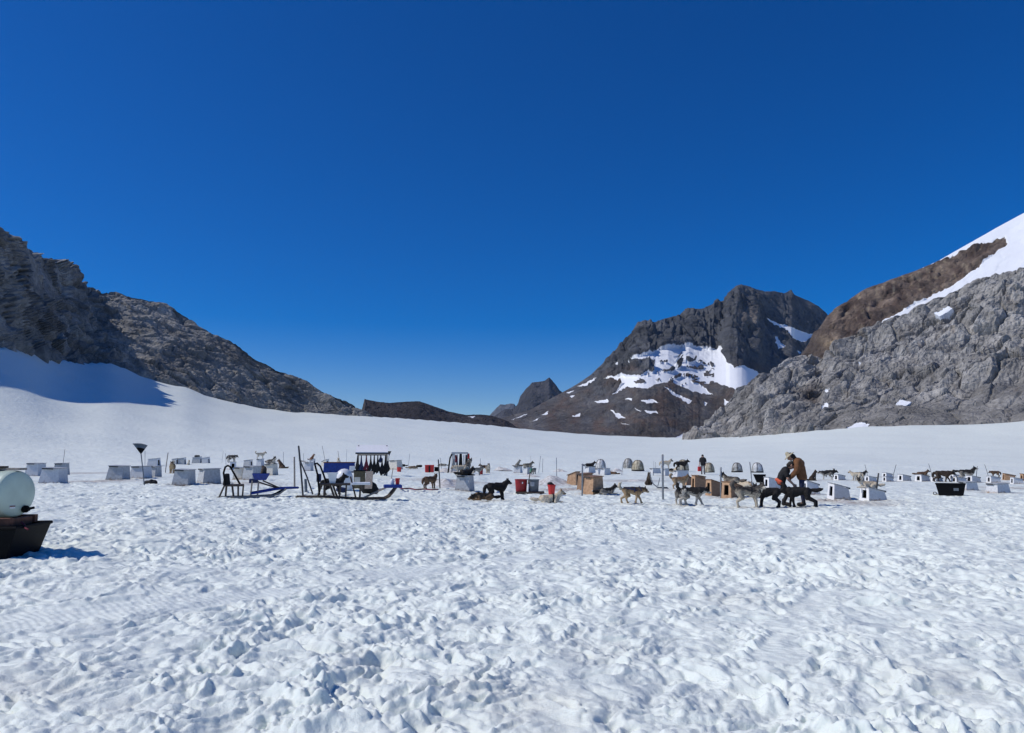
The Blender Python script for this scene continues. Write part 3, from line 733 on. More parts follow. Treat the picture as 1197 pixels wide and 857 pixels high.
def head_prims(n0, hd, fwd, up=Vector((0, 0, 1)), side=None, mouth=False):
    """n0: neck end; hd: skull centre; fwd: where the muzzle points"""
    fwd = Vector(fwd).normalized(); side = fwd.cross(up).normalized(); u = side.cross(fwd).normalized()
    H = Vector(hd)
    L = [(n0, .098, H-fwd*.03-u*.02, .080, 'neck'), (H-fwd*.015+u*.008, .072, H+fwd*.04, .062, 'head'),
         (H+fwd*.055-u*.018, .050, H+fwd*.145-u*.032, .030, 'muzzle'), (H+fwd*.165-u*.022, .014, H+fwd*.172-u*.022, .013, 'nose'),
         (H+fwd*.05-u*.05, .028, H+fwd*.125-u*.062, .018, 'jaw')]
    for s in (-1, 1):
        L.append((H-fwd*.02+u*.055+side*s*.045, .030, H-fwd*.025+u*.105+side*s*.056, .018, 'ear'))
        L.append((H-fwd*.025+u*.105+side*s*.056, .018, H-fwd*.02+u*.135+side*s*.060, .008, 'ear'))
        L.append((H+fwd*.078+u*.020+side*s*.034, .010, H+fwd*.080+u*.020+side*s*.034, .010, 'eye'))
    return L
def leg_front(sx, s, dx=0, lift=0, z0=.42):
    y = .085*s
    return [((sx, y, z0), .062, (sx-.03+dx*.25, y*1.02, .29), .052, 'side'), ((sx-.03+dx*.25, y*1.02, .29), .050, (sx+dx*.7, y, .15+lift*.4), .037, 'leg'),
            ((sx+dx*.7, y, .15+lift*.4), .036, (sx+dx+.005, y, .04+lift), .033, 'leg'), ((sx+dx, y, .03+lift), .037, (sx+dx+.035, y, .024+lift), .030, 'paw')]
def leg_hind(hx, s, dx=0, lift=0, z0=.44):
    y = .085*s
    return [((hx, y*.8, z0), .095, (hx+.075+dx*.45, y, .29), .070, 'side'), ((hx+.075+dx*.45, y, .29), .062, (hx-.065+dx*.85, y, .175+lift*.6), .038, 'leg'),
            ((hx-.065+dx*.85, y, .175+lift*.6), .036, (hx-.035+dx, y, .045+lift), .033, 'leg'), ((hx-.035+dx, y, .03+lift), .036, (hx+.005+dx, y, .024+lift), .030, 'paw')]
def tail_prims(base, kind):
    b = Vector(base); K = {'up': [(-.07, .02), (-.13, .10), (-.12, .20), (-.05, .25)], 'curl': [(-.08, .06), (-.12, .15), (-.06, .22), (.02, .20)], 'down': [(-.06, -.03), (-.10, -.12), (-.115, -.22), (-.10, -.29)], 'flat': [(-.10, .0), (-.19, .0), (-.28, .02), (-.34, .04)]}[kind]
    pts = [b]+[b+Vector((x, 0, z)) for x, z in K]; rr = [.042, .054, .062, .052, .022]
    return [(pts[i], rr[i], pts[i+1], rr[i+1], 'tail' if i < 3 else 'tailtip') for i in range(4)]
def dog_pose(pose, tail='down', head='fwd'):
    L = []
    if pose in ('stand', 'walk', 'pull', 'down'):
        L += [((.19, 0, .425), .145, (.06, 0, .445), .138, 'torso'), ((.20, 0, .50), .095, (-.02, 0, .535), .08, 'torso'), ((.06, 0, .45), .134, (-.17, 0, .485), .112, 'torso'), ((-.17, 0, .49), .115, (-.28, 0, .48), .122, 'torso'), ((.26, 0, .44), .10, (.28, 0, .47), .09, 'chest')]
        if pose == 'walk': d = (.11, -.12, .10, -.13); lf = (0, .02, 0, .015)
        elif pose == 'pull': d = (-.10, .02, -.17, -.23); lf = (0, 0, 0, 0)
        else: d = (.01, -.01, 0, -.03); lf = (0, 0, 0, 0)
        L += leg_front(.20, 1, d[0], lf[0])+leg_front(.20, -1, d[1], lf[1])+leg_hind(-.27, 1, d[2], lf[2])+leg_hind(-.27, -1, d[3], lf[3])
        L += tail_prims((-.37, 0, .52), tail)
        if head == 'fwd': n, h, f = (.33, 0, .575), (.41, 0, .635), (1, 0, -.2)
        elif head == 'low': n, h, f = (.37, 0, .50), (.455, 0, .50), (1, 0, -.35)
        elif head == 'side': n, h, f = (.32, .02, .575), (.38, .05, .64), (.5, .85, -.2)
        elif head == 'other': n, h, f = (.32, -.02, .575), (.38, -.05, .64), (.45, -.9, -.2)
        elif head == 'up': n, h, f = (.32, 0, .60), (.38, 0, .68), (1, 0, .05)
        L += [((.24, 0, .49), .125, n, .100, 'neck')]+head_prims(Vector(n), h, f)
    elif pose == 'lie':
        L += [((.20, 0, .16), .125, (.0, 0, .16), .128, 'torso'), ((.0, 0, .155), .125, (-.26, 0, .145), .125, 'torso'), ((.26, 0, .19), .10, (.28, 0, .22), .09, 'chest')]
        for s in (-1, 1):
            L += [((.20, .10*s, .14), .062, (.17, .13*s, .05), .045, 'side'), ((.17, .13*s, .045), .040, (.40, .11*s, .03), .028, 'leg'), ((.40, .11*s, .028), .030, (.44, .11*s, .025), .026, 'paw')]
            L += [((-.25, .09*s, .15), .10, (-.08, .15*s, .09), .065, 'side'), ((-.08, .15*s, .07), .045, (-.24, .17*s, .035), .032, 'leg'), ((-.24, .17*s, .032), .030, (-.10, .175*s, .026), .027, 'paw')]
        L += tail_prims((-.36, 0, .12), 'flat')
        n, h, f = ((.33, 0, .29), (.40, 0, .36), (1, 0, -.12)) if head != 'low' else ((.40, 0, .16), (.50, .03, .12), (1, .2, -.2))
        if head == 'side': f = (.35, .95, -.1)
        if head == 'other': f = (.35, -.95, -.1)
        L += [((.24, 0, .22), .10, n, .08, 'neck')]+head_prims(Vector(n), h, f)
    elif pose == 'sit':
        L += [((-.16, 0, .15), .15, (-.02, 0, .32), .125, 'torso'), ((-.02, 0, .32), .125, (.08, 0, .46), .115, 'torso'), ((.12, 0, .44), .10, (.13, 0, .50), .09, 'chest')]
        for s in (-1, 1):
            L += [((.10, .08*s, .42), .058, (.10, .09*s, .26), .042, 'side'), ((.10, .09*s, .26), .038, (.14, .085*s, .05), .026, 'leg'), ((.14, .085*s, .03), .029, (.18, .085*s, .024), .025, 'paw')]
            L += [((-.14, .10*s, .14), .11, (.02, .14*s, .13), .06, 'side'), ((.02, .14*s, .11), .045, (-.10, .14*s, .04), .034, 'leg'), ((-.10, .14*s, .03), .03, (.05, .14*s, .026), .027, 'paw')]
        L += tail_prims((-.27, 0, .07), 'flat')
        n, h, f = (.15, 0, .58), (.20, 0, .65), (1, 0, -.15)
        if head == 'side': f = (.4, .9, -.1)
        L += [((.09, 0, .50), .10, n, .08, 'neck')]+head_prims(Vector(n), h, f)
    elif pose == 'curl':
        ring = [(math.cos(a)*.20, math.sin(a)*.20) for a in np.linspace(0, 4.4, 8)]
        for i in range(7):
            r0 = .105+.02*math.sin(i); L.append(((ring[i][0], ring[i][1], .10), r0, (ring[i+1][0], ring[i+1][1], .10), .11, 'torso'))
        L += [((.20, -.02, .10), .08, (.12, -.19, .10), .06, 'neck')]+head_prims(Vector((.16, -.12, .11)), (.10, -.20, .09), (-1, -.1, -.2))
        L += [((-.06, -.19, .06), .045, (.05, -.26, .05), .04, 'tail'), ((.05, -.26, .05), .04, (.17, -.22, .05), .02, 'tailtip')]
        L += [((.1, -.05, .05), .05, (-.05, -.1, .04), .03, 'leg')]
    return L
COATS = {   # top, side, under, head, muzzle, leg, ear, tail, tip
    'black': ((.013, .012, .012),)*9, 'blacktan': ((.014, .012, .011), (.03, .024, .018), (.20, .13, .07), (.02, .017, .014), (.24, .15, .08), (.20, .125, .065), (.013, .012, .011), (.014, .012, .011), (.05, .04, .03)),
    'blackwhite': ((.015, .014, .014), (.02, .019, .018), (.50, .47, .42), (.016, .015, .015), (.42, .40, .36), (.42, .39, .34), (.015, .014, .014), (.016, .015, .015), (.5, .48, .44)),
    'husky': ((.05, .045, .04), (.20, .175, .14), (.52, .48, .40), (.07, .06, .05), (.50, .46, .39), (.46, .40, .31), (.05, .042, .035), (.10, .085, .07), (.05, .04, .035)),
    'tan': ((.16, .10, .055), (.30, .21, .12), (.48, .41, .30), (.22, .14, .08), (.10, .07, .05), (.42, .32, .21), (.10, .065, .04), (.34, .26, .17), (.46, .40, .30)),
    'tanblack': ((.03, .024, .02), (.24, .155, .08), (.44, .33, .20), (.13, .08, .045), (.33, .26, .18), (.42, .31, .19), (.05, .035, .025), (.50, .44, .33), (.60, .55, .45)),
    'cream': ((.50, .42, .30), (.60, .53, .41), (.68, .63, .53), (.50, .40, .28), (.20, .15, .11), (.60, .53, .42), (.28, .20, .13), (.60, .52, .40), (.66, .60, .50)),
    'creamdark': ((.46, .38, .27), (.58, .51, .40), (.64, .60, .51), (.045, .038, .033), (.03, .026, .024), (.60, .54, .44), (.03, .026, .024), (.56, .49, .38), (.64, .58, .48)),
    'grey': ((.12, .115, .10), (.24, .225, .195), (.48, .45, .39), (.15, .14, .12), (.44, .41, .36), (.42, .38, .31), (.08, .075, .065), (.20, .185, .16), (.10, .09, .08)),
    'brown': ((.085, .048, .03), (.12, .07, .042), (.20, .13, .08), (.10, .055, .035), (.05, .032, .024), (.17, .11, .07), (.055, .032, .022), (.10, .058, .036), (.2, .14, .09)),
    'redbrown': ((.20, .085, .045), (.24, .11, .06), (.34, .20, .12), (.16, .065, .035), (.09, .045, .03), (.30, .17, .10), (.13, .055, .03), (.22, .10, .055), (.32, .2, .12)),
    'darkbrown': ((.03, .021, .016), (.042, .03, .022), (.09, .065, .045), (.025, .018, .015), (.05, .038, .03), (.055, .04, .03), (.02, .015, .012), (.03, .022, .017), (.05, .04, .03)),
}
POSES = {}
def dog(px, py, pose, yaw, coat, label, tail='down', head='fwd', s=.92, onh=None, dx=0, dyaw=None, back=0, harness=None, sink=.012, group='sled dogs in the camp', off=(0, 0)):
    key = (pose, tail, head)
    if key not in POSES:
        pr = dog_pose(*key); me = limb_mesh(pr, .013, 3)
        c0, n0, _t, _n = prim_tags(me, pr); c1 = c0+n0*((.011*fbm3(c0[:, 0]*16, c0[:, 1]*16, c0[:, 2]*16, 61, 3)+.004)*np.where(np.isin(_t, [i for i, q in enumerate(_n) if q in ('torso', 'neck', 'tail', 'tailtip', 'side', 'chest')]), 1.6, .4))[:, None]
        me.vertices.foreach_set('co', c1.astype(np.float32).ravel()); me.update(); POSES[key] = (me, pr, prim_tags(me, pr))
    me0, pr, (co_, nr, tg, names) = POSES[key]
    me = me0.copy(); c = [np.array(q) for q in COATS[coat]]
    n = len(co_); col = np.zeros((n, 3))
    seed = (px*7.13) % 97
    nz_ = fbm3(co_[:, 0]*7+seed, co_[:, 1]*7, co_[:, 2]*7, 3, 3)
    up = np.clip(nr[:, 2]*1.15+.35*nz_, -1, 1)
    wt = sst(.15, .55, up)[:, None]; wu = sst(-.15, -.6, up)[:, None]
    body = c[1]*(1-wt)+c[0]*wt; body = body*(1-wu)+c[2]*wu
    def setp(t, v):
        if t in names: m = tg == names.index(t); col[m] = v[m] if getattr(v, 'shape', ())==(n, 3) else v
    col[:] = body
    setp('chest', np.where((nr[:, :1] > .25), c[2], body)); setp('neck', np.where(nr[:, 2:3]+.3*nz_[:, None] < -.25, c[2], body))
    setp('side', body*.65+c[5]*.35); setp('leg', c[5]); setp('paw', c[5]*1.05); setp('head', c[3]); setp('muzzle', c[4]); setp('jaw', c[4]); setp('nose', np.array((.01, .01, .01))); setp('eye', np.array((.008, .006, .005))); setp('ear', c[6]); setp('tail', c[7]); setp('tailtip', c[8])
    # even the coat out a little between neighbouring patches
    col *= (1+.25*nz_[:, None])
    color_attr(me, 'coat', np.clip(col, .004, .9))
    if onh is not None:
        H = HOUSES[onh]; g = Vector((H['x'], H['y'], H['z']-.012))
        # a point on the roof
        c_, s_ = math.cos(H['yaw']), math.sin(H['yaw'])
        g.x += c_*off[0]*H['A']/2-s_*off[1]*H['B']/2; g.y += s_*off[0]*H['A']/2+c_*off[1]*H['B']/2
        g.z += -off[1]*(H['hf']-H['hk'])*.42
    else:
        g = on(px, py, back); g.z -= sink
        STAINS.append((g.x, g.y, .7, .35))
    k = g.x/g.y
    o = link_mesh('dog', me, fur); o.location = g; o.rotation_euler = (0, 0, rad(yaw)-math.atan(k)); o.scale = (s, s, s)
    tag(o, label, 'dog', group)
    me.polygons.foreach_set('use_smooth', [True]*len(me.polygons))
    if harness and pose in ('stand', 'walk', 'pull'):
        m = MB()
        def band(cx, rx_, ry, rz_, zc, w, lean=0, n=18):
            pts = []
            for i in range(n):
                a = 2*PI*i/n; pts.append((cx+lean*math.sin(a), ry*math.cos(a), zc+rz_*math.sin(a)))
            for i in range(n):
                m.beam(pts[i], pts[(i+1) % n], .012, w, up=(1, 0, 0))
        band(.30, 0, .118, .125, .505, .035, -.05); band(.06, 0, .138, .142, .468, .035)
        for sy in (-1, 1):
            m.beam((.29, .10*sy, .53), (.06, .135*sy, .47), .035, .012, up=(0, sy, 0)); m.beam((.06, .135*sy, .50), (-.28, .085*sy, .585), .032, .012, up=(0, sy, 0)); m.beam((-.02, .125*sy, .555), (-.32, .06*sy, .56), .03, .012, up=(0, sy, 0))
        m.beam((.16, 0, .600), (-.36, 0, .605), .03, .012)
        m.build('harness', M[harness], o)
    elif harness:
        m = MB(); pts = []
        if pose == 'lie': cx, cz, ry, rz_ = .10, .165, .145, .145
        else: cx, cz, ry, rz_ = -.0, .34, .14, .14
        for i in range(16):
            a = 2*PI*i/16; pts.append((cx, ry*math.cos(a), cz+rz_*math.sin(a)))
        for i in range(16): m.beam(pts[i], pts[(i+1) % 16], .014, .045, up=(1, 0, 0))
        m.build('harness', M[harness], o)
    return o
# ------------------------------------------------------------------ dog houses: (key, photograph columns of the two visible faces, rows)
GL, GM, GR, GB, GF = 'weathered kennels in the left group', 'kennels in the middle of the camp', 'white kennels facing left', 'brown plywood kennels', 'small white kennels in the far row'
for a in [
    ('H1', 30, 43.5, 52.5, 541.5, 556.5, 'white', None, 'white kennel right behind the pale green tank, leftmost of all kennels', GL),
    ('H2', 47, 67, 77.5, 547, 565, 'white', None, 'white kennel standing in front of the kennel with the thin leaning stake', GL),
    ('H3', 63, 76, 80.5, 541.5, 555.5, 'grey', None, 'grey kennel half hidden behind a white one, a thin stake rising behind it', GL),
    ('H4', 125, 142, 151, 544.5, 560.5, 'grey', None, 'grey kennel with rusty lower edge standing alone left of the fan rake', GL),
    ('H5', 152, 167, 177, 545, 559, 'white', None, 'pale kennel directly behind the pole of the fan rake', GL),
    ('H6', 174, 181, 188.5, 545, 558, 'grey', None, 'narrow grey kennel right of the fan rake, below a farther one', GL),
    ('H7', 172, 183, 187.5, 535.5, 546, 'white', 'R', 'far white kennel with dark doorway just above the narrow grey one', GL),
    ('H8', 200, 205, 208.5, 536, 545, 'grey', 'R', 'far grey kennel partly hidden by the dark dog facing the camera', GL),
    ('H9', 207.5, 214.5, 217.5, 535, 545, 'grey', 'R', 'far grey kennel between the dark dog and the white dog', GL),
    ('H10', 224, 233, 236, 534, 543.5, 'grey', 'R', 'far grey kennel with a black dog curled up on its roof', GL),
    ('H11', 235.5, 242.5, 245.5, 534.5, 544, 'white', 'R', 'far white kennel with dark doorway, at the right end of its row', GL),
    ('H12', 201.5, 219, 228, 549, 567, 'grey', None, 'large grey kennel nearest the camera left of the sleds, pale back and darker side', GL),
    ('H13', 230.5, 237.5, 257.5, 548, 565, 'grey', None, 'grey kennel turned sideways with one cream end lit by the sun', GL),
    ('H14', 265.5, 268, 276, 540, 549, 'white', 'R', 'far white kennel with a dark and white dog on its roof, behind the black handlebar', GL),
    ('H15', 272, 282, 286, 546.5, 560.5, 'cream', None, 'cream kennel glowing in the sun behind the black sled handlebar', GL),
    ('H16', 283, 295, 306, 545, 561, 'grey', None, 'broad grey kennel right behind the blue sled seat', GL),
    ('H17', 284, 291.5, 295.5, 537.5, 547, 'grey', 'R', 'far grey kennel rising just above the broad grey one', GL),
    ('H18', 299.5, 305, 309, 536.5, 547, 'white', None, 'narrow white kennel with a cream dog standing on its roof', GL),
    ('H19', 308, 318.5, 325, 542.5, 555.5, 'cream', None, 'cream and grey kennel with a dark white-faced dog on its roof', GL),
    ('H20', 355, 363, 366.5, 540.5, 550.5, 'white', None, 'white kennel behind the leaning dark poles', GM),
    ('H21', 361, 366, 368.5, 536.5, 545, 'white', 'R', 'small far kennel with a reddish dog lying on its roof', GM),
    ('H21b', 375, 381, 385, 537, 546, 'cream', 'R', 'small far cream kennel peeping over the left end of the blue tarpaulin', GM),
    ('H22', 454, 464, 471, 538, 548.5, 'cream', None, 'cream kennel right of the harness rack with a black dog beside it', GM),
    ('H23', 531.5, 548.5, 555, 556, 574, 'grey', None, 'grey kennel carrying a pile of several dogs on its roof', GM),
    ('H25', 600, 608, 611, 545.5, 553, 'white', None, 'small white kennel with faint grey marks on its sunlit end', GM),
    ('H26', 611, 616, 622.5, 546, 555, 'white', None, 'white kennel with grey dogs on its roof, behind the tubs', GM),
    ('H27', 683, 688, 696.5, 545.5, 553.5, 'white', None, 'white kennel with a black dog lying on its roof', GM),
    ('H28', 696, 699.5, 704, 547.5, 555.5, 'white', None, 'small white kennel between two white ones in front of a dome', GM),
    ('H29', 701, 706.5, 714, 547.5, 556, 'white', None, 'white kennel with a grey side in front of the pale dome', GM),
    ('H31', 759, 763, 773, 547.5, 555, 'white', None, 'low white kennel left of the thick steel post', GM),
    ('H32', 775, 777.5, 782.5, 548, 557, 'white', None, 'white kennel with a cream dog standing on it, beside the thick post', GM),
    ('H33', 786, 791.5, 806, 550, 559, 'white', None, 'white kennel with a black dog standing on its roof', GM),
    ('B1', 662, 673, 679, 551.5, 567, 'tan', 'R', 'brown kennel at the back of the three beside the red bucket', GB),
    ('B2', 674, 681, 694, 553.5, 573, 'brown', None, 'brown kennel squeezed between two brown ones behind the grey post', GB),
    ('B3', 681, 693, 706, 557, 577.5, 'tan', None, 'big tan kennel with a smooth sunlit back beside a dog with a white face', GB),
    ('B4', 798, 803, 815, 557.5, 567, 'brown', 'L', 'brown kennel at the left end of the four, behind the black dogs', GB),
    ('B5', 808, 813, 827, 556, 574, 'brown', 'L', 'brown kennel second from the left of its row, half hidden by black dogs', GB),
    ('B6', 812, 816, 825.5, 555.5, 562, 'brown', 'L', 'low brown kennel behind the others near the far man with a red can', GB),
    ('B7', 825, 832.5, 847, 561, 579.5, 'brown', 'L', 'brown kennel with open doorway left of a thin steel post', GB),
    ('B8', 843.5, 855.5, 869, 563.5, 582.5, 'brown', 'L', 'brown kennel with cream dogs lying on its roof', GB),
    ('H34', 893, 899.5, 914, 558, 571, 'white', 'L', 'white kennel with open doorway behind the bending woman', GR),
    ('H35', 939, 944.5, 958.5, 562, 578.5, 'white', 'L', 'white kennel just right of the man in the brown jacket', GR),
    ('H36', 968, 976, 993.5, 565, 583.5, 'white', 'L', 'white kennel with dark doorway tipped on a dirty mound, second right of the man', GR),
    ('H37', 1006, 1017, 1036, 570, 585.5, 'white', 'L', 'white kennel with steep roof, a cream dog and a leaning stake', GR),
    ('H38', 975, 980.5, 988.5, 554.5, 561.5, 'white', 'L', 'small white kennel next to black and white dogs', GF),
    ('H39', 1011.5, 1016.5, 1025, 556.5, 563, 'white', 'L', 'small white kennel right behind the cream dog on a roof', GF),
    ('H40', 1032, 1036.5, 1044.5, 557, 563, 'white', 'L', 'lower of the two small kennels set one above the other', GF),
    ('H40b', 1031.5, 1036.5, 1043.5, 552.5, 558.5, 'white', 'L', 'upper and farther of the two small kennels set one above the other', GF),
    ('H41', 1050, 1056, 1065, 554.5, 562.5, 'white', 'L', 'small white kennel with nothing on it, left of the one with a brown dog', GF),
    ('H42', 1070.5, 1078, 1087, 555, 563, 'white', 'L', 'small white kennel with a brown dog lying on its roof', GF),
    ('H43', 1089, 1095, 1102, 557, 563.5, 'white', 'L', 'small white kennel half hidden by the dark brown dog', GF),
    ('H44', 1110.5, 1115.5, 1128, 554.5, 561, 'white', 'L', 'farther of two small kennels behind the black tote', GF),
    ('H45', 1113, 1119, 1130, 557.5, 564, 'white', 'L', 'nearer of two small kennels behind the black tote', GF),
    ('H46', 1130, 1137, 1146, 556, 564, 'white', 'L', 'small white kennel in front of the black and cream dog', GF),
    ('H47', 1121.5, 1130, 1142.5, 563.5, 573, 'white', None, 'white kennel seen from behind just right of the black tote', GF),
    ('H48', 1154, 1166.5, 1179.5, 565.5, 576.5, 'white', None, 'low white kennel with bright blank end, right of the black tote', GF),
    ('H49', 1154.5, 1159.5, 1169.5, 556.5, 564.5, 'white', 'L', 'small white kennel with open doorway behind the low blank one', GF),
    ('H50', 1173, 1176, 1187, 553.5, 562, 'tan', 'L', 'small reddish brown kennel at the far right of the camp', GF),
    ('H51', 1182, 1186, 1196, 558, 566, 'white', 'L', 'small white kennel overlapping the reddish brown one', GF),
    ('H52', 1193.5, 1197, 1204, 554, 563, 'tan', 'L', 'reddish kennel cut by the right edge of the picture', GF),
]:
    key, xl, xs, xr, yt, yb, kind, door, lab, grp = a
    house(key, xl, xs, xr, yt, yb, kind, door, lab, grp, hb=.72 if grp != GL else .9, tilt=rad(random.uniform(-3, 3)), push=.42 if yb > 552 else .5)
HOUSES['H36']['e'].rotation_euler = (0, rad(5), HOUSES['H36']['yaw'])
# faint grey marks on two sunlit ends
def marks(key, strokes):
    H = HOUSES[key]; m = MB(); A, hf, B = H['A'], H['hf'], H['B']
    sl_ = .10*B/hf
    for (x0, z0), (x1, z1) in strokes:      # on the back wall, which leans in
        y0 = B/2-sl_*z0*hf+.006; y1 = B/2-sl_*z1*hf+.006
        m.beam((x0*A, y0, z0*hf), (x1*A, y1, z1*hf), .03, .006, up=(0, 1, 0))
    m.build('marking', M['ink'], H['e'])
marks('H25', [((.16, .72), (.06, .72)), ((.06, .72), (.06, .62)), ((.16, .62), (.06, .62)), ((.16, .62), (.16, .52)), ((-.02, .72), (-.02, .62)), ((-.02, .62), (-.12, .62)), ((-.12, .72), (-.12, .52))])
marks('H33', [((.14, .80), (.02, .84)), ((.02, .84), (-.08, .74)), ((-.08, .74), (-.02, .62)), ((-.02, .62), (.12, .60)), ((.12, .60), (.06, .45))])

# ------------------------------------------------------------------ stakes and poles
GS = 'thin stakes standing in the snow'
for a in [
    (76, 525, 73, 547, .018, 'darksteel', 'thin leaning stake behind the grey kennel near the tank'),
    (196.5, 529, 193, 553, .03, 'wood', 'thin wooden stake beside the dark dog facing the camera'),
    (169.5, 527, 169.5, 547, .022, 'steel', 'thin upright stake just right of the fan rake'),
    (261, 527, 259, 543, .018, 'steel', 'thin leaning stake, left of a pair above the black handlebar'),
    (263.5, 530, 264.5, 547, .018, 'steel', 'thin upright stake, right of a pair above the black handlebar'),
    (331.5, 528, 331, 546, .02, 'steel', 'thin stake right behind the brown sitting dog'),
    (344, 534, 344.5, 570, .035, 'wood', 'pale grey post between the two sleds'),
    (354.8, 530, 355, 545, .02, 'steel', 'short far stake behind the pair of leaning dark poles'),
    (376.5, 521, 381.5, 545, .02, 'darksteel', 'thin leaning stake above the left end of the blue tarpaulin'),
    (395, 527, 397.5, 545, .02, 'darksteel', 'thin leaning stake behind the cream dog over the tarpaulin'),
    (405.5, 525, 404.5, 545, .016, 'steel', 'thin pale stake left of the harness rack'),
    (479, 530, 477, 549, .016, 'steel', 'thin stake left of the lone black dog lying in the snow'),
    (512.3, 537, 514.5, 570, .028, 'darksteel', 'dark post just right of the brown standing dog'),
    (514.5, 535, 516.5, 548, .018, 'darksteel', 'short stake on the dirty snow mound'),
    (534.7, 531, 535, 552, .02, 'steel', 'pale stake in front of the smaller rack'),
    (561.5, 536, 562, 552, .018, 'steel', 'thin stake right above the small dark red bin'),
    (620.5, 533, 620.5, 546, .018, 'steel', 'thin far stake behind the grey dogs on a roof'),
    (632, 533, 629.5, 553, .02, 'steel', 'left one of a pair of thin stakes behind the grey tub'),
    (634.6, 536, 634, 552, .02, 'steel', 'right one of a pair of thin stakes behind the grey tub'),
    (650.4, 535, 650.8, 558, .025, 'steel', 'stake standing alone behind the red bucket'),
    (680.8, 542, 680.5, 578.5, .034, 'steel', 'grey post in front of the brown kennels'),
    (728.5, 540, 726.5, 556, .02, 'steel', 'thin leaning stake left of the two tarpaulin bundles'),
    (764.3, 539, 764.3, 550, .018, 'steel', 'left one of two short stakes above the low white kennel'),
    (766.4, 540, 766.6, 551, .018, 'steel', 'right one of two short stakes above the low white kennel'),
    (774.5, 531, 775, 583.5, .038, 'steel', 'thick steel post, tallest one right of the walking husky'),
    (842.6, 546, 842.6, 581.5, .032, 'steel', 'steel post between two brown kennels'),
    (876.4, 540, 879.5, 568, .026, 'steel', 'post standing left of the dark tub by the dome'),
    (1011, 543, 1014.5, 557, .015, 'darksteel', 'thin leaning stake behind the cream dog on the white kennel'),
    (1027, 553, 1023, 585, .03, 'darksteel', 'dark stake leaning in front of the steep roofed kennel'),
    (1047.5, 543, 1042.5, 562, .022, 'steel', 'leaning stake beside the two kennels set one above the other'),
    (1085.5, 542, 1090, 557, .015, 'darksteel', 'thin leaning stake right of the brown dog on a kennel'),
    (1115, 550, 1121, 564, .022, 'darksteel', 'thin leaning stake behind the black tote'),
    (1151, 543, 1156, 558, .015, 'darksteel', 'thin leaning stake at the far right of the camp'),
    (1142.5, 545, 1141, 558, .02, 'darksteel', 'short stake beside the raised ears of the black and cream dog'),
]: pole(*a[:6], label=a[6], group=GS)
pole(349, 521, 354.5, 578, .032, 'darksteel', 'tall dark pole standing left of the second sled', 'tripod poles', 'pole', cat='pole')
pole(349.8, 536, 367.5, 578.5, .026, 'darksteel', 'shorter dark pole leaning away from the tall dark one', 'tripod poles', 'pole', cat='pole')
pole(357, 560, 358, 576, .05, 'greytub', 'short grey blue post between the two dark poles', 'tripod poles', 'pole', cat='pole')
pole(459.5, 547, 456.5, 566, .02, 'wood', 'thin stick standing by the white jug and red bucket', 'tripod poles', 'pole', cat='pole')
# a fan rake stuck upright in the snow
g = on(169, 566.5); e = empty('rake', g, 0, 'black and grey fan rake standing upright among the left kennels', 'rake')
top = Vector(P(164.8, 530, g.y))-g
MB().tube([(0, 0, -.1), top*.5, top], .022, 8).build('handle', M['greytub'], e, smooth=True)
u = Vector(P(156, 518.6, g.y))-g; w = Vector(P(172, 520.6, g.y))-g
m = MB(); m2 = MB()
for i in range(15):
    t = i/14; p = u.lerp(w, t)+Vector((0, .05*math.sin(PI*t), .035*math.sin(PI*t))); q = top.lerp(p, .56)
    m.beam(top, q, .045, .02, up=(0, 1, 0)); m2.beam(q, p, .042, .018, up=(0, 1, 0)); m2.beam(p, p+Vector((0, -.05, -.02)), .03, .016)
m.build('fan_base', M['black'], e); m2.build('tine', M['greytub'], e)
pk = on(176, 565); o = limb_mesh([((-.18, 0, .0), .12, (.16, 0, .02), .13, 'a'), ((0, .08, .05), .12, (.05, -.05, .1), .08, 'a')], .02)
o = link_mesh('bag', o, M['blackcloth']); o.location = pk; tag(o, 'small black bag lying in the snow at the foot of the fan rake', 'bag')
# ------------------------------------------------------------------ the dogs
GD, GRF = 'sled dogs standing or lying on the snow', 'sled dogs on kennel roofs'
D = lambda *a, **k: dog(*a, group=k.pop('group', GD), **k)
D(201, 553.5, 'stand', -97, 'tanblack', 'dark and tan dog facing the camera between the left kennels', 'up', s=1.05)
D(220, 545.5, 'sit', -70, 'cream', 'cream dog sitting between two far grey kennels at left')
D(0, 0, 'curl', 20, 'black', 'black dog curled up on a far kennel roof at left', onh='H10', group=GRF, s=1.0)
D(0, 0, 'stand', -30, 'blackwhite', 'dark and white dog with lowered head on the roof behind the black handlebar', 'down', 'low', onh='H14', group=GRF, s=.95)
D(0, 0, 'stand', 8, 'cream', 'cream dog standing on the narrow white kennel', 'up', onh='H18', group=GRF, s=.95)
D(0, 0, 'lie', -60, 'blackwhite', 'black dog with white face lying on the cream and grey kennel', 'flat', 'fwd', onh='H19', group=GRF, s=1.0)
D(328.5, 547.5, 'sit', 170, 'brown', 'brown dog sitting right of the cream and grey kennel', s=1.1)
D(0, 0, 'sit', 10, 'redbrown', 'reddish brown dog on a small far kennel behind the leaning poles', onh='H21', group=GRF, s=.9)
D(354, 541, 'lie', 185, 'tan', 'tan dog lying left of the small kennel with the reddish dog', 'flat', s=1.0)
D(395.5, 545.5, 'stand', -92, 'cream', 'cream dog with brown ears facing the camera over the blue tarpaulin', 'up', s=1.25)
D(390, 578.5, 'stand', 12, 'black', 'black dog standing behind the second sled with its head at the white barrel', 'down', 'up', s=.92, back=.3)
D(470, 545.5, 'lie', 200, 'black', 'black dog lying against the cream kennel right of the harness rack', 'flat', s=1.0)
D(490, 546, 'curl', 0, 'black', 'black dog curled up alone in the snow left of the red bin', s=1.1)
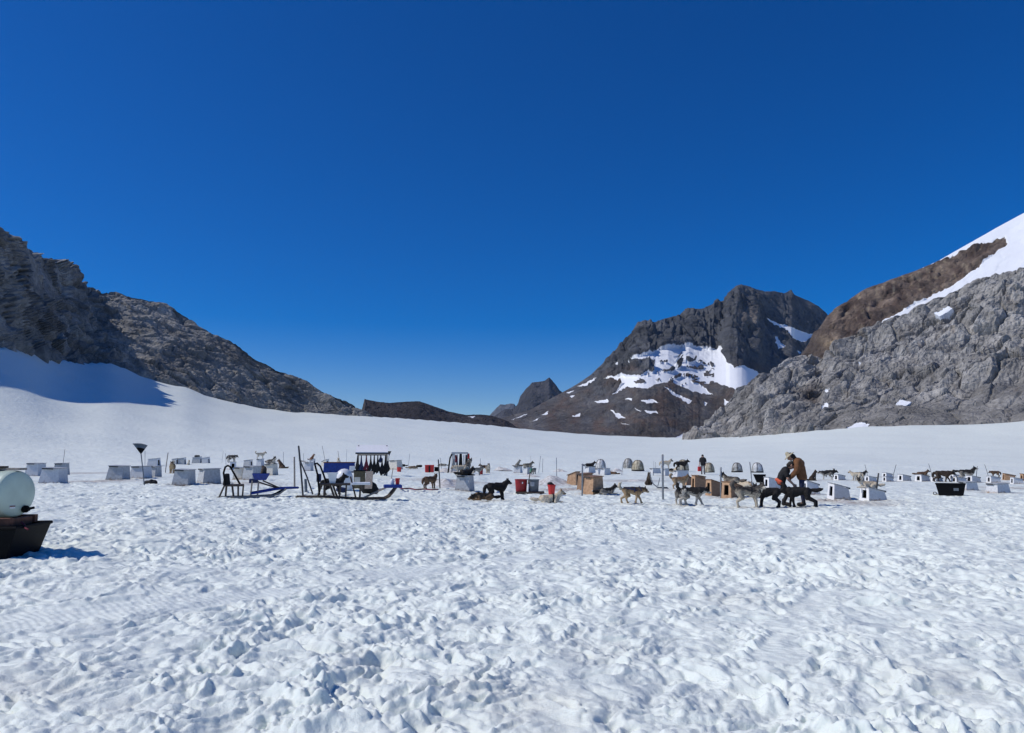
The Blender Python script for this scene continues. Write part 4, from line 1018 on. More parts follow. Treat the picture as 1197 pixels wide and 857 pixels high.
D(481.5, 548, 'lie', 10, 'tan', 'tan dog lying low beside the thin stake left of the curled black dog', 'flat', 'low', s=.9)
D(503, 571, 'stand', 38, 'brown', 'grey brown dog standing left of the dark post', 'down', 'side', s=.88)
D(518, 545, 'lie', 170, 'grey', 'grey dog resting on the dirty snow mound', 'flat', 'low', s=1.1)
D(0, 0, 'sit', 25, 'husky', 'grey husky sitting highest in the pile of dogs on the grey kennel', head='side', onh='H23', group=GRF, s=.98, off=(0.1, -.75))
D(0, 0, 'lie', 35, 'black', 'black dog lying at the right in the pile on the grey kennel', 'flat', 'fwd', onh='H23', group=GRF, s=.85, off=(-.35, .35))
D(0, 0, 'stand', 190, 'cream', 'cream dog at the left in the pile on the grey kennel', 'down', 'low', onh='H23', group=GRF, s=.72, off=(.55, .1))
D(557.5, 556, 'stand', 14, 'grey', 'grey dog standing just behind the pile of dogs', 'down', s=.95, back=.8)
D(570.5, 553, 'stand', -84, 'husky', 'black and white husky facing the camera right of the small dark red bin', 'down', s=1.15)
D(566, 552, 'stand', 200, 'brown', 'brown dog close behind the husky facing the camera', 'down', s=1.0, back=1.2)
D(581, 584, 'stand', 22, 'black', 'big black dog standing in the open looking right', 'down', 'fwd', s=1.02)
D(566, 584.5, 'lie', 188, 'blacktan', 'black and tan dog lying in front of the big black dog', 'flat', 'low', s=.92)
D(0, 0, 'sit', 10, 'grey', 'grey dog sitting on the small white kennel with faint marks', onh='H25', group=GRF, s=.85)
D(0, 0, 'lie', 5, 'husky', 'dark backed husky lying on the kennel behind the tubs', 'flat', 'fwd', onh='H26', group=GRF, s=1.05)
D(624, 555, 'stand', 70, 'grey', 'grey dog standing in the shade right of the kennel behind the tubs', 'down', 'low', s=.9, back=.3)
D(643, 587.5, 'lie', 8, 'cream', 'cream dog with a dark harness lying with head raised beside the red bucket', 'flat', 'fwd', s=.98, harness='blackcloth')
D(0, 0, 'lie', 6, 'black', 'black dog lying on a white kennel with head held high', 'flat', 'fwd', onh='H27', group=GRF, s=1.05)
D(716.5, 555, 'lie', 160, 'brown', 'dark brown dog lying at the right side of the white kennel by the dome', 'flat', 'low', s=.9)
D(709.5, 577.5, 'lie', 20, 'blackwhite', 'black dog with white face lying beside the big tan kennel', 'flat', 'fwd', s=.92)
D(740, 588, 'walk', 4, 'tanblack', 'tan and black husky walking right with its pale tail curled up', 'up', 'low', s=.9, harness='navy')
D(758.5, 567.5, 'sit', -80, 'darkbrown', 'dark brown dog sitting with its face to the camera behind the walking husky', s=.95)
D(0, 0, 'stand', 12, 'creamdark', 'cream dog with black head standing on a kennel behind the thick post', 'down', onh='H32', group=GRF, s=1.0)
D(0, 0, 'stand', 4, 'black', 'black dog standing on a white kennel behind the brown ones', 'down', onh='H33', group=GRF, s=1.05, off=(-.1, -.1))
D(792, 553, 'sit', 20, 'cream', 'cream dog sitting left of the black dog on the roof', s=1.25, back=1.6)
D(788, 552, 'lie', 190, 'black', 'black dog lying low left of the sitting cream dog', 'flat', 'low', s=1.1, back=1.0)
D(795, 571.5, 'stand', 12, 'tan', 'tan dog with curled tail standing behind the two black dogs', 'curl', s=.95)
D(796.5, 590, 'stand', -72, 'blackwhite', 'black headed dog with pale legs facing the camera, left of the two', 'down', 'fwd', s=.86)
D(810, 590.5, 'walk', 6, 'blackwhite', 'black dog with grey mask walking right in front of the brown kennels', 'up', 'low', s=.96)
D(0, 0, 'lie', 150, 'husky', 'grey faced husky lying at the back of the brown kennel roof', 'flat', 'side', onh='B8', group=GRF, s=.9, off=(.1, -.2))
D(869, 580, 'stand', -50, 'cream', 'cream dog standing right behind the brown kennel with the husky', 'curl', 'low', s=.92, back=.9)
D(876, 593, 'stand', 10, 'husky', 'husky with curled pale tail and black harness standing with its back half to the camera', 'curl', 'other', s=1.05, harness='blackcloth')
D(898, 592.5, 'stand', 176, 'black', 'black dog with raised tail facing left, nose to the harnessed husky', 'up', 'side', s=.98, harness='blackcloth')
D(933, 592.5, 'pull', 181, 'black', 'black dog straining to the left at the feet of the two people', 'flat', 'low', s=1.02)
D(0, 0, 'lie', 205, 'creamdark', 'cream dog lying on the steep white kennel roof', 'flat', 'side', onh='H37', group=GRF, s=.85, off=(0, -.45))
D(966.5, 560.5, 'stand', 185, 'blackwhite', 'black and white dog standing left of a small white kennel', 'up', 'low', s=.95)
D(971, 559, 'stand', 10, 'black', 'black dog close behind the black and white one', 'down', 'low', s=.9, back=1.5)
D(1001, 561.5, 'stand', 172, 'cream', 'cream dog facing left in the far row', 'down', s=.85)
D(1006, 561.5, 'stand', 20, 'blackwhite', 'dark dog touching the cream dog in the far row', 'down', s=.88)
D(0, 0, 'lie', 8, 'brown', 'brown dog lying on a small white kennel in the far row', 'flat', 'fwd', onh='H42', group=GRF, s=.8)
D(1103, 563.5, 'walk', 5, 'darkbrown', 'dark brown dog walking right with lowered head behind the black tote', 'down', 'low', s=1.12)
D(0, 0, 'stand', 200, 'brown', 'brown dog bending down on the right roof edge of a far kennel', 'down', 'low', onh='H49', group=GRF, s=.6, off=(-.3, .5))
D(1131, 563, 'walk', 8, 'blackwhite', 'black and cream dog with pricked ears standing over the small kennels', 'flat', 'up', s=1.15, back=2.0)
D(951, 565, 'sit', 30, 'darkbrown', 'dark dog peeping out right of the brown jacket', s=.9, back=4.5)
# ------------------------------------------------------------------ water tank on a cargo sled at the left edge
p1 = on(7, 652); d = Vector((.992, .12, 0)); nrm = Vector((-.12, .992, 0))
yaw = math.atan2(d.y, d.x); ppm = F/p1.y
e = empty('cargo_sled', (p1.x, p1.y, p1.z-.03), yaw, 'black plastic cargo sled with sloping front carrying the pale green tank', 'sled')
L_, Wd, Ht = 2.5, .95, .45; fl = .13
m = MB()
def tub_shell(m, L, W, H, fl, x0=0, y0=0, n=1):
    b = [Vector((x0-L, y0, 0)), Vector((x0, y0, 0)), Vector((x0, y0+W, 0)), Vector((x0-L, y0+W, 0))]
    t = [Vector((x0-L-fl, y0-fl*.4, H)), Vector((x0+fl, y0-fl*.4, H)), Vector((x0+fl, y0+W+fl*.4, H)), Vector((x0-L-fl, y0+W+fl*.4, H))]
    m.add(b+t, [(3, 2, 1, 0), (0, 1, 5, 4), (1, 2, 6, 5), (2, 3, 7, 6), (3, 0, 4, 7)])
    return t
t = tub_shell(m, L_, Wd, Ht, fl)
m.build('hull', M['black'], e, solid=.03, bevel=.012)
m = MB(); m.tube([t[0], t[1], t[2], t[3], t[0]], .026, 8); m.build('rim', M['black'], e, smooth=True)
m = MB(); m.beam((-.3, .1, Ht*.35), (fl*.3-.02, .1, Ht*.35+.03), .03, .05); 
m = MB(); m.tube([(.02, .3, Ht+.06), (.10, .25, Ht+.02), (.17, .12, Ht-.01), (.22, .1, Ht-.03)], .013, 6); m.build('tow_rope', M['redrope'], e, smooth=True)
cr_ = empty('cradle', (p1.x, p1.y, p1.z-.03), yaw, 'brown timber cradle under the pale green tank', 'cradle')
m = MB(); m.beam((-L_+.2, .12, Ht+.085), (-.02, .12, Ht+.075), .10, .12); m.build('beam', M['redwood'], cr_, bevel=.008)
m = MB(); m.beam((-L_+.2, .83, Ht+.085), (-.02, .83, Ht+.075), .10, .12); m.build('beam', M['redwood'], cr_, bevel=.008)
m = MB(); m.beam((-.09, .175, Ht+.06), (-.09, .775, Ht+.06), .09, .12); m.build('crosspiece', M['redwood'], cr_, bevel=.008)
m = MB(); m.beam((-1.6, .175, Ht+.06), (-1.6, .775, Ht+.06), .09, .12); m.build('crosspiece', M['redwood'], cr_, bevel=.008)
Yd = p1.y+.42; cdisc = Vector(P(19.5, 577.5, Yd)); R0 = 26.8*Yd/F
ax = Vector((.975, -.22, 0)).normalized()
Mx = Matrix((ax.cross(Vector((0, 0, 1))).normalized()*-1, Vector((0, 0, 1)), ax)).transposed()
e = empty('water_tank', cdisc, 0, 'pale green cylindrical water tank lying on its side', 'tank')
m = MB(); prof = [(R0*.985, -1.75), (R0, -1.70), (R0, -1.25), (R0*.975, -1.22), (R0*.975, -1.16), (R0, -1.13), (R0, -.62), (R0*.975, -.59), (R0*.975, -.53), (R0, -.50), (R0, -.07), (R0*.985, -.03), (R0*.95, -.005)]
m.lathe(prof, 48, M=Mx); m.build('drum', M['palegreen'], e, smooth=True)
m = MB(); m.lathe([(R0*.95, -.005), (R0*.90, .012), (R0*.6, .032), (R0*.3, .042), (.02, .045)], 48, M=Mx, capb=False, capt=True); m.build('end_cap', M['palegreen'], e, smooth=True)
def onface(u, v, h=.03): return Mx @ Vector((u*R0, v*R0, h))
m = MB(); m.lathe([(.055, 0), (.055, .05), (.04, .06), (.03, .1), (.0301, .1)], 14, c=onface(.36, -.66, .02), M=Mx, capt=True); m.tube([onface(.36, -.66, .08), onface(.66, -.62, .10)], .02, 8); m.build('valve', M['black'], e, smooth=True)
m = MB(); Ml = Mx
c0 = onface(-.26, -.53, .036); m.box(c0, (.095, .05, .006), M=Mx); m.build('label', M['whiteplastic'], e)
m = MB(); m.box(onface(-.26, -.50, .040), (.09, .018, .006), M=Mx); m.build('label', M['redwood'], e)
for s_ in (-.35, -1.0):
    m = MB(); n_ = 24
    for i in range(n_):
        a0, a1 = 2*PI*i/n_, 2*PI*(i+1)/n_
        m.beam(Mx @ Vector((math.cos(a0)*(R0+.006), math.sin(a0)*(R0+.006), s_)), Mx @ Vector((math.cos(a1)*(R0+.006), math.sin(a1)*(R0+.006), s_)), .05, .006, up=Mx @ Vector((math.cos(a0), math.sin(a0), 0)))
    m.build('strap', M['blackcloth'], e)
tp = cdisc+Vector((0, 0, R0))
for i, (o0, ln, mm_, lb) in enumerate([((-.14, .05, .022), .9, 'wood', 'weathered plank with a dark end lying on top of the tank'), ((-.30, -.10, .05), .7, 'darkwood', 'dark short plank lying across the strap on the tank')]):
    m = MB(); a = Vector((-ln/2, 0, 0)); m.beam(a, -a, .14, .035); o = m.build('plank', M[mm_], bevel=.004); o.location = tp+Vector(o0)+Vector((-.25, .05, .0)); o.rotation_euler = (0, 0, -.15+.5*i); tag(o, lb, 'plank')

# ------------------------------------------------------------------ dog sleds, built in their own plane from side views
class Side:
    def __init__(s, px, yb, dyaw=0.0):
        s.g = on(px, yb); s.px = px; s.yb = yb; s.ppm = F/s.g.y; s.rz = -math.atan(s.g.x/s.g.y)*1.0+dyaw
    def __call__(s, px, py, dy=0.0): return Vector(((px-s.px)/s.ppm, dy, (s.yb-py)/s.ppm))
def bars(S, e, name, m, lst, r, dys=(-.25, .25), pairs=True):
    for (a, b) in lst:
        for dy in dys: MB().tube([S(*a, dy), S(*b, dy)], r, 7).build(name, M[m], e, smooth=True)
S = Side(300, 580)
e = empty('dog_sled', S.g, S.rz, 'wooden dog sled with blue seat and black handlebar', 'sled', 'dog sleds parked in the camp')
for dy in (-.26, .26): MB().tube([S(258, 580.3, dy), S(290, 580.3, dy), S(316, 579.6, dy), S(325, 577, dy), S(332, 571.8, dy)], [.02, .025, .03, .032, .02], 8).build('runner', M['wood'], e, smooth=True)
MB().tube([S(266, 567, -.26), S(263.6, 553, -.24), S(265, 546.5, -.15), S(267.5, 545, 0), S(270, 546.5, .15), S(273.5, 553, .24), S(281.5, 567, .26)], .03, 8).build('handlebar', M['black'], e, smooth=True)
bars(S, e, 'stanchion', 'darkwood', [((265, 567), (260, 580)), ((267, 567), (266.5, 580)), ((273, 567), (275, 580)), ((279.5, 567), (280, 580)), ((285.2, 567), (284.6, 580))], .022)
bars(S, e, 'stanchion', 'wood', [((294.5, 562), (293.4, 580)), ((301.5, 563), (300.8, 580))], .024)
m = MB(); 
c0 = S(275.5, 567.3); m.box(c0, (20.5/S.ppm, .56, .06)); m.build('bed', M['darkwood'], e, bevel=.008)
m = MB(); m.box(S(267, 560.5), (8/S.ppm, .46, 13/S.ppm), taper=.62); m.build('sled_bag', M['blackcloth'], e, bevel=.03)
m = MB(); b4 = [S(297.5, 561.7, -.24), S(309.5, 561.7, -.24), S(309.5, 561.7, .24), S(297.5, 561.7, .24)]; t4 = [S(294, 554.6, -.33), S(313.5, 554.6, -.33), S(313.5, 554.6, .33), S(294, 554.6, .33)]
m.add(b4+t4, [(3, 2, 1, 0), (0, 1, 5, 4), (1, 2, 6, 5), (2, 3, 7, 6), (3, 0, 4, 7)]); m.build('seat', M['blue'], e, solid=.02)
m = MB(); m.box(S(296, 562.6), (10/S.ppm, .5, 4.5/S.ppm)); m.build('seat_base', M['navy'], e, bevel=.02)
MB().tube([S(294, 576.6, -.26), S(318, 572.4, -.26), S(327, 571.3, -.2), S(345.5, 571, 0), S(327, 571.3, .2), S(318, 572.4, .26), S(294, 576.6, .26)], .036, 8).build('brush_bow', M['blue'], e, smooth=True)
bars(S, e, 'brace', 'darkwood', [((306, 562.5), (326, 571.5)), ((301, 564), (328, 573))], .018, (-.2, .2))
bars(S, e, 'skid', 'black', [((317, 580), (331.5, 572.3))], .04, (-.12, .12))
o = limb_mesh([(S(306.5, 554), .10, S(307, 549), .085, 'a'), (S(307, 548), .07, S(305.5, 546.5), .05, 'a')], .015); o = link_mesh('bag', o, M['darkwood']); o.parent = None; o.location = S.g; o.rotation_euler = (0, 0, S.rz); tag(o, 'small dark pouch set on the blue sled seat', 'bag')

S = Side(405, 582.5)
e = empty('dog_sled', S.g, S.rz, 'dark wooden dog sled with blue front platform and light bed', 'sled', 'dog sleds parked in the camp')
for dy in (-.27, .27): MB().tube([S(349, 579.8, dy), S(380, 580.3, dy), S(420, 583, dy), S(448, 583, dy), S(453, 580.5, dy), S(458, 574.5, dy), S(462, 569, dy)], [.02, .026, .03, .034, .04, .04, .03], 8).build('runner', M['darkwood'], e, smooth=True)
MB().tube([S(375, 578, -.26), S(372.5, 556, -.25), S(369.5, 546, -.2), S(368.5, 543, -.05), S(371, 542.5, .05), S(374.5, 546, .2), S(378.5, 556, .25), S(382, 566, .26)], .03, 8).build('handlebar', M['black'], e, smooth=True)
bars(S, e, 'stanchion', 'darkwood', [((377, 566), (373, 580)), ((380, 566), (380, 580)), ((386, 566.5), (391, 580)), ((389, 566.5), (394.5, 581)), ((404.5, 566), (404, 581.5)), ((409, 558), (415.5, 582)), ((420.5, 566), (420, 582)), ((398, 566.5), (397, 581))], .026)
m = MB(); m.box(S(392, 566.4), (34/S.ppm, .56, .06)); m.build('bed', M['darkwood'], e, bevel=.008)
m = MB(); m.box(S(420.5, 565.8), (22/S.ppm, .58, .07)); m.build('bed_cover', M['whiteplastic'], e, bevel=.015)
m = MB(); m.box(S(457.5, 569.2), (20.5/S.ppm, .62, 3.4/S.ppm)); m.build('platform', M['blue'], e, bevel=.02)
bars(S, e, 'brace', 'wood', [((424, 582.5), (438, 576)), ((438, 576), (450, 570.5))], .018, (-.22, .22))
m = MB(); m.box(S(373.5, 559), (5/S.ppm, .42, 9/S.ppm)); m.build('sled_bag', M['navy'], e, bevel=.03)
def put(o, S, label, cat, group=None):
    o.location = S.g; o.rotation_euler = (0, 0, S.rz); return tag(o, label, cat, group)
def tub_at(name, S, xl, xr, xlb, xrb, yt, yb, W, m, rim=None, bevel=.01, solid=.02):
    e = empty(name, S.g, S.rz)
    b = [S(xlb, yb, -W*.42), S(xrb, yb, -W*.42), S(xrb, yb, W*.42), S(xlb, yb, W*.42)]; t = [S(xl, yt, -W/2), S(xr, yt, -W/2), S(xr, yt, W/2), S(xl, yt, W/2)]
    q = MB(); q.add(b+t, [(3, 2, 1, 0), (0, 1, 5, 4), (1, 2, 6, 5), (2, 3, 7, 6), (3, 0, 4, 7)]); q.build('shell', M[m], e, solid=solid, bevel=bevel)
    q = MB(); q.tube([t[0], t[1], t[2], t[3], t[0]], .022, 8); q.build('rim', M[rim or m], e, smooth=True)
    return e
tag(tub_at('basin', S, 383, 394, 386, 392, 554, 565.2, .42, 'whiteplastic'), 'pale plastic basin sitting on the bed of the second sled', 'basin')
S2 = Side(402, 573); ppm = S2.ppm
m = MB(); R = 10.2/ppm; m.lathe([(R*.9, 0), (R, .05), (R*1.0, 12/ppm), (R*.92, 17/ppm), (R*.7, 21.5/ppm), (R*.35, 24/ppm), (.01, 24.6/ppm)], 28); o = m.build('barrel', M['whiteplastic'], smooth=True); put(o, S2, 'white round topped plastic barrel standing behind the second sled', 'barrel')
S3 = Side(420, 571)
e = empty('crate', S3.g, S3.rz, 'olive crate with open pale front behind the sled bed', 'crate')
m = MB(); m.box(S3(420, 561), (13/S3.ppm, .5, 20/S3.ppm)); m.build('box', M['olive'], e, bevel=.01)
m = MB(); m.box(S3(417.5, 562, -.26), (6.5/S3.ppm, .02, 8/S3.ppm)); m.build('panel', M['cream'], e)
m = MB(); m.box(S3(420, 550.6), (14/S3.ppm, .55, .04)); m.build('lid', M['black'], e)
S4 = Side(432, 577)
o = limb_mesh([(S4(427, 572), .16, S4(438, 573.5), .15, 'a'), (S4(431, 567), .17, S4(436, 569), .14, 'a'), (S4(425, 568), .10, S4(427, 574), .12, 'a')], .025); put(link_mesh('bag', o, M['blackcloth']), S4, 'heap of black bags in the snow at the second sled', 'bag')
o = limb_mesh([(S4(397, 572), .10, S4(403, 573), .10, 'a')], .025); put(link_mesh('bag', o, M['navy']), S4, 'small navy bag in the snow under the second sled', 'bag')
m = MB(); m.beam(S4(431.5, 552, .2), S4(430.5, 571, -.35), .26, .03); put(m.build('board', M['wood'], bevel=.004), S4, 'grey board leaning against the heap of black bags', 'board')
# buckets, jug
def bucket(S, px, yt, yb, wt, wb, m, label, grp='buckets in the camp', handle=True, name='bucket'):
    e = empty(name, S.g+Matrix.Rotation(S.rz, 3, 'Z') @ S(px, yb), S.rz, label, 'bucket', grp)
    h = (yb-yt)/S.ppm; rt = wt/2/S.ppm; rb = wb/2/S.ppm
    q = MB(); q.lathe([(rb, 0), (rb*1.02, .01), (rt*.97, h*.86), (rt*.99, h*.87), (rt, h)], 22); q.build('shell', M[m], e, smooth=True, solid=.012)
    q = MB(); q.lathe([(rt*1.0, h*.955), (rt*1.05, h*.96), (rt*1.05, h), (rt*.99, h)], 22, capb=False); q.build('rim', M[m], e, smooth=True)
    if handle:
        q = MB(); q.tube([(rt*1.04*math.cos(a), -.01-rt*.55*math.sin(a), h*.93-rt*.85*math.sin(a)) for a in np.linspace(0, PI, 10)], .006, 6); q.build('handle', M['steel'], e, smooth=True)
    return e
bucket(S, 463, 560, 567.3, 5.2, 4.2, 'red', 'small red bucket on the blue front platform of the second sled')
e = empty('jug', S.g+Matrix.Rotation(S.rz, 3, 'Z') @ S(456.5, 567.3), S.rz, 'white plastic jug beside the red bucket on the blue platform', 'jug')
m = MB(); r_ = 2.6/S.ppm; h = 7/S.ppm; m.lathe([(r_, 0), (r_*1.05, .02), (r_, h*.6), (r_*.5, h*.85), (r_*.35, h*.9), (r_*.35, h)], 16, capt=True); m.build('bottle', M['whiteplastic'], e, smooth=True)
m = MB(); m.tube([(r_*.9, 0, h*.5), (r_*1.5, 0, h*.6), (r_*1.3, 0, h*.82), (r_*.4, 0, h*.88)], .015, 6); m.build('handle', M['whiteplastic'], e, smooth=True)
S5 = Side(466, 552); bucket(S5, 466.5, 546.3, 552, 5.2, 4.4, 'red', 'red bucket standing in the snow just right of the harness rack')
g0 = on(468, 571); 
m = MB(); pts = [on(x, y)+Vector((0, 0, .05)) for x, y in ((466, 571), (471, 573), (478, 572.3), (486, 574), (495, 573.2), (505, 574.2), (512, 573.5))]; m.tube([p-g0 for p in pts], .03, 6); o = m.build('rope', M['redrope'], smooth=True); o.location = g0; tag(o, 'dark red tow line lying in the snow ahead of the blue platform', 'rope')

# ------------------------------------------------------------------ harness racks
S = Side(435, 556)
e = empty('harness_rack', S.g, S.rz, 'wooden rack with sloping white roof full of hanging harnesses', 'rack')
DP = 1.0
for px_ in (418.5, 451.5):
    MB().box(S(px_, 543, 0)+Vector((0, 0, 0)), (.09, .09, 27/S.ppm)).build('post', M['wood'], e)
    MB().box(S(px_, 539, DP), (.09, .09, 36/S.ppm)).build('post', M['wood'], e)
m = MB(); c4 = [S(415.5, 530, -.25), S(452.5, 530, -.25), S(453.5, 521.5, DP+.2), S(416.5, 521.5, DP+.2)]; m.add(c4+[p+Vector((0, 0, .05)) for p in c4], [(3, 2, 1, 0), (4, 5, 6, 7), (0, 1, 5, 4), (1, 2, 6, 5), (2, 3, 7, 6), (3, 0, 4, 7)]); m.build('roof', M['trim'], e)
m = MB(); m.box(S(434, 530.6, -.26), (37/S.ppm, .04, .09)); m.build('fascia', M['darksteel'], e)
m = MB(); m.box(S(435, 532.3, .05), (34/S.ppm, .06, .08)); m.build('rail', M['wood'], e)
def harness_hang(S, px, yt, yb, w, m, label, dy=-.02):
    q = MB(); t = S(px, yt, dy); L = (yb-yt)/S.ppm; W_ = w/S.ppm/2
    q.tube([t, t-Vector((0, 0, L*.35)), t-Vector((W_*.35, 0, L*.55)), t-Vector((W_*.9, .02, L*.8)), t-Vector((W_*.3, 0, L)), t-Vector((-W_*.5, -.02, L*.86)), t-Vector((-W_*.8, 0, L*.66)), t-Vector((0, 0, L*.42))], [.03, .06, .07, .06, .045, .06, .07, .05], 7)
    q.tube([t-Vector((0, 0, L*.2)), t-Vector((-W_*.45, .03, L*.5)), t-Vector((W_*.25, .04, L*.75)), t-Vector((-W_*.2, .02, L*.97))], [.03, .055, .06, .035], 7)
    o = q.build('harness', M[m], smooth=True); o.location = S.g; o.rotation_euler = (0, 0, S.rz)
    return tag(o, label, 'harness', 'harnesses hanging on the racks')
for i, (px_, yt, yb, w, m_, lb) in enumerate([(418, 533, 551, 3.5, 'blackcloth', 'black harness hanging at the left end of the big rack'), (422.3, 533, 553.5, 4.5, 'navy', 'navy harness, second from the left on the big rack'), (428, 532.5, 553, 5.5, 'redrope', 'dark red harness, third from the left on the big rack'),
        (433, 532.5, 556, 6, 'blackcloth', 'long black harness right of the dark red one'), (437, 532.5, 555, 5, 'blackcloth', 'black harness in the middle of the big rack, left of a narrow gap'), (441, 532.5, 553.5, 4.5, 'blackcloth', 'black harness left of the short navy one on the big rack'),
        (444.4, 532.5, 541, 3.6, 'navy', 'short navy harness hanging high on the big rack'), (446, 536, 556, 4.5, 'blackcloth', 'long black harness below the short navy one'), (449.8, 533, 556, 5, 'blackcloth', 'long black harness beside the right post of the big rack'), (452.8, 539, 552, 3.5, 'blackcloth', 'black harness outside the right post of the big rack')]):
    harness_hang(S, px_, yt, yb, w, m_, lb, -.03-.03*(i % 2))
m = MB(); q = S(454, 528.5, .2); m.lathe([(.02, -.25), (.13, 0), (.15, .03)], 14, c=q); m.tube([q-Vector((0, 0, .2)), S(452.2, 556, .2)], .02, 6); o = m.build('shovel', M['darksteel'], smooth=True); put(o, S, 'dark shovel standing upright at the right end of the big rack', 'shovel')
S = Side(536, 553.5)
e = empty('clothes_rack', S.g, S.rz, 'smaller rack with leaning left post and grey roof', 'rack')
MB().tube([S(523.8, 554, 0), S(526, 536, 0), S(528.5, 530.5, 0)], .06, 8).build('post', M['black'], e, smooth=True)
MB().tube([S(546.5, 554, 0), S(546.3, 530.5, 0)], .05, 8).build('post', M['steel'], e, smooth=True)
MB().tube([S(528, 554, .9), S(529, 530.5, .9)], .05, 8).build('post', M['steel'], e, smooth=True)
MB().tube([S(546.5, 554, .9), S(546.3, 530.5, .9)], .05, 8).build('post', M['steel'], e, smooth=True)
m = MB(); m.box(S(537.3, 530, .45), (19.5/S.ppm, 1.15, 2/S.ppm)); m.build('roof', M['roofg'], e, bevel=.02)
def cloth(S, px, yt, yb, w, m, label, dy=0):
    q = MB(); n = 7; L = (yb-yt)/S.ppm; v = []
    for j in range(6):
        z = j/5; 
        for s_ in (0, 1):
            for i in range(n):
                u = i/(n-1); ww = w/S.ppm*(.55+.45*z)
                v.append(S(px, yt, dy)+Vector(((u-.5)*ww, .05*math.sin(u*9+j)*(.4+z)+s_*.05, -z*L)))
    f = []
    for j in range(5):
        for s_ in (0, 1):
            for i in range(n-1):
                a = j*2*n+s_*n+i; b = a+2*n; f.append((a, a+1, b+1, b) if s_ else (a+1, a, b, b+1))
        for i in (0, n-1):
            a = j*2*n+i; f.append((a, a+n, a+3*n, a+2*n) if i else (a+n, a, a+2*n, a+3*n))
    for j in (0, 5):
        for i in range(n-1): a = j*2*n+i; f.append((a, a+1, a+n+1, a+n))
    q.add(v, f); o = q.build('hanging_cloth', M[m], smooth=True); return put(o, S, label, 'cloth', 'cloths hanging on the smaller rack')
for a in [(530.3, 531, 545, 4.5, 'tarpwhite', 'whitish cloth hanging at the left of the smaller rack'), (532.6, 532, 541, 2.6, 'darkred', 'dark red cloth hanging next to the whitish one'), (534.2, 532, 544, 2.2, 'navy', 'navy cloth beside the pale stake of the smaller rack'), (538.3, 531, 549, 5.2, 'blackcloth', 'large black jacket hanging in the middle of the smaller rack'),
          (542, 532, 545, 1.8, 'whiteplastic', 'narrow white strap hanging right of the black jacket'), (544.6, 532, 546, 2.6, 'blackcloth', 'narrow black cloth at the right of the smaller rack'), (547.6, 530.5, 537, 2.6, 'red', 'short red cloth at the right end of the smaller rack')]: cloth(S, *a, dy=-.08)
# ------------------------------------------------------------------ boxes, bins and tubs
S = Side(397, 553)
e = empty('covered_crate', S.g, S.rz, 'long low crate under a blue tarpaulin with red edge', 'crate')
m = MB(); m.box(S(396.5, 546.9, .35), (36/S.ppm, .8, 11.5/S.ppm), taper=.97); m.build('tarpaulin', M['bluetarp'], e, bevel=.03)
m = MB(); m.box(S(396.5, 540.9, .35), (36.4/S.ppm, .84, .06)); m.build('edging', M['redwood'], e, bevel=.01)
o = MB().box(S(411, 548, -.3), (6/S.ppm, .4, 6/S.ppm), taper=.95).build('cooler', M['whiteplastic'], bevel=.02); put(o, S, 'small white cooler at the right end of the blue tarpaulin', 'cooler')
S = Side(502, 552.3)
e = empty('bin', S.g, S.rz, 'red plastic bin with a dark strap near the dirty mound', 'bin')
m = MB(); m.box(S(502, 548.2, .3), (10.2/S.ppm, .7, 8/S.ppm), taper=1.03); m.build('shell', M['red'], e, bevel=.03)
m = MB(); m.box(S(502, 548.2, .3), (1.7/S.ppm, .745, 8.2/S.ppm), taper=1.03); m.build('strap', M['blackcloth'], e)
m = MB(); m.box(S(502, 544.2, .3), (10.8/S.ppm, .77, .06)); m.build('lid', M['red'], e, bevel=.01)
e = empty('bin', S.g, S.rz, 'black bin beside the red bin with the dark strap', 'bin'); MB().box(S(510.2, 549, .5), (5/S.ppm, .5, 4.5/S.ppm)).build('shell', M['black'], e, bevel=.02); MB().box(S(510.2, 546.6, .5), (5.5/S.ppm, .55, .05)).build('lid', M['black'], e)
S = Side(530.5, 552.5); e = empty('cooler', S.g, S.rz, 'white cooler left of the pale stake of the smaller rack', 'cooler'); MB().box(S(530.5, 549.2, .2), (7/S.ppm, .5, 5.6/S.ppm)).build('box', M['whiteplastic'], e, bevel=.03); MB().box(S(530.5, 546, .2), (7.3/S.ppm, .53, .07)).build('lid', M['whiteplastic'], e, bevel=.02)
S = Side(562.3, 555); bucket(S, 562.3, 550, 555, 4.6, 4, 'darkred', 'small dark red bucket left of the husky facing the camera', handle=False)
S = Side(618, 576.5)
o = MB().box(S(619.5, 575.8, .1), (33/S.ppm, .75, .07)).build('board', M['darkwood'], bevel=.01); put(o, S, 'dark board on the snow carrying the two feeding tubs', 'board')
def rtub(S, xc, wt, wb, yt, yb, m, label):
    e = empty('feed_tub', S.g+Matrix.Rotation(S.rz, 3, 'Z') @ S(xc, yb, .05), S.rz, label, 'tub', 'feeding tubs')
    h = (yb-yt)/S.ppm; rt, rb = wt/2/S.ppm, wb/2/S.ppm
    MB().lathe([(rb*.96, 0), (rb, .015), (rt*.97, h*.93), (rt*.99, h)], 26).build('shell', M[m], e, smooth=True, solid=.014)
    MB().lathe([(rt*.99, h*.94), (rt*1.05, h*.95), (rt*1.05, h), (rt*.99, h+.004)], 26, capb=False).build('rim', M[m], e, smooth=True)
    return e, rt, h
e, rt, h = rtub(S, 609.3, 14.6, 12.6, 560.8, 574.6, 'darkred', 'dark red feeding tub with a white sticker on the dark board')
MB().box((.06, -rt*.955, h*.72), (.045, .02, .07)).build('sticker', M['whiteplastic'], e)
e, rt, h = rtub(S, 623.6, 13.2, 11.4, 561, 574.6, 'greytub', 'grey feeding tub with a pale label beside the dark red one')
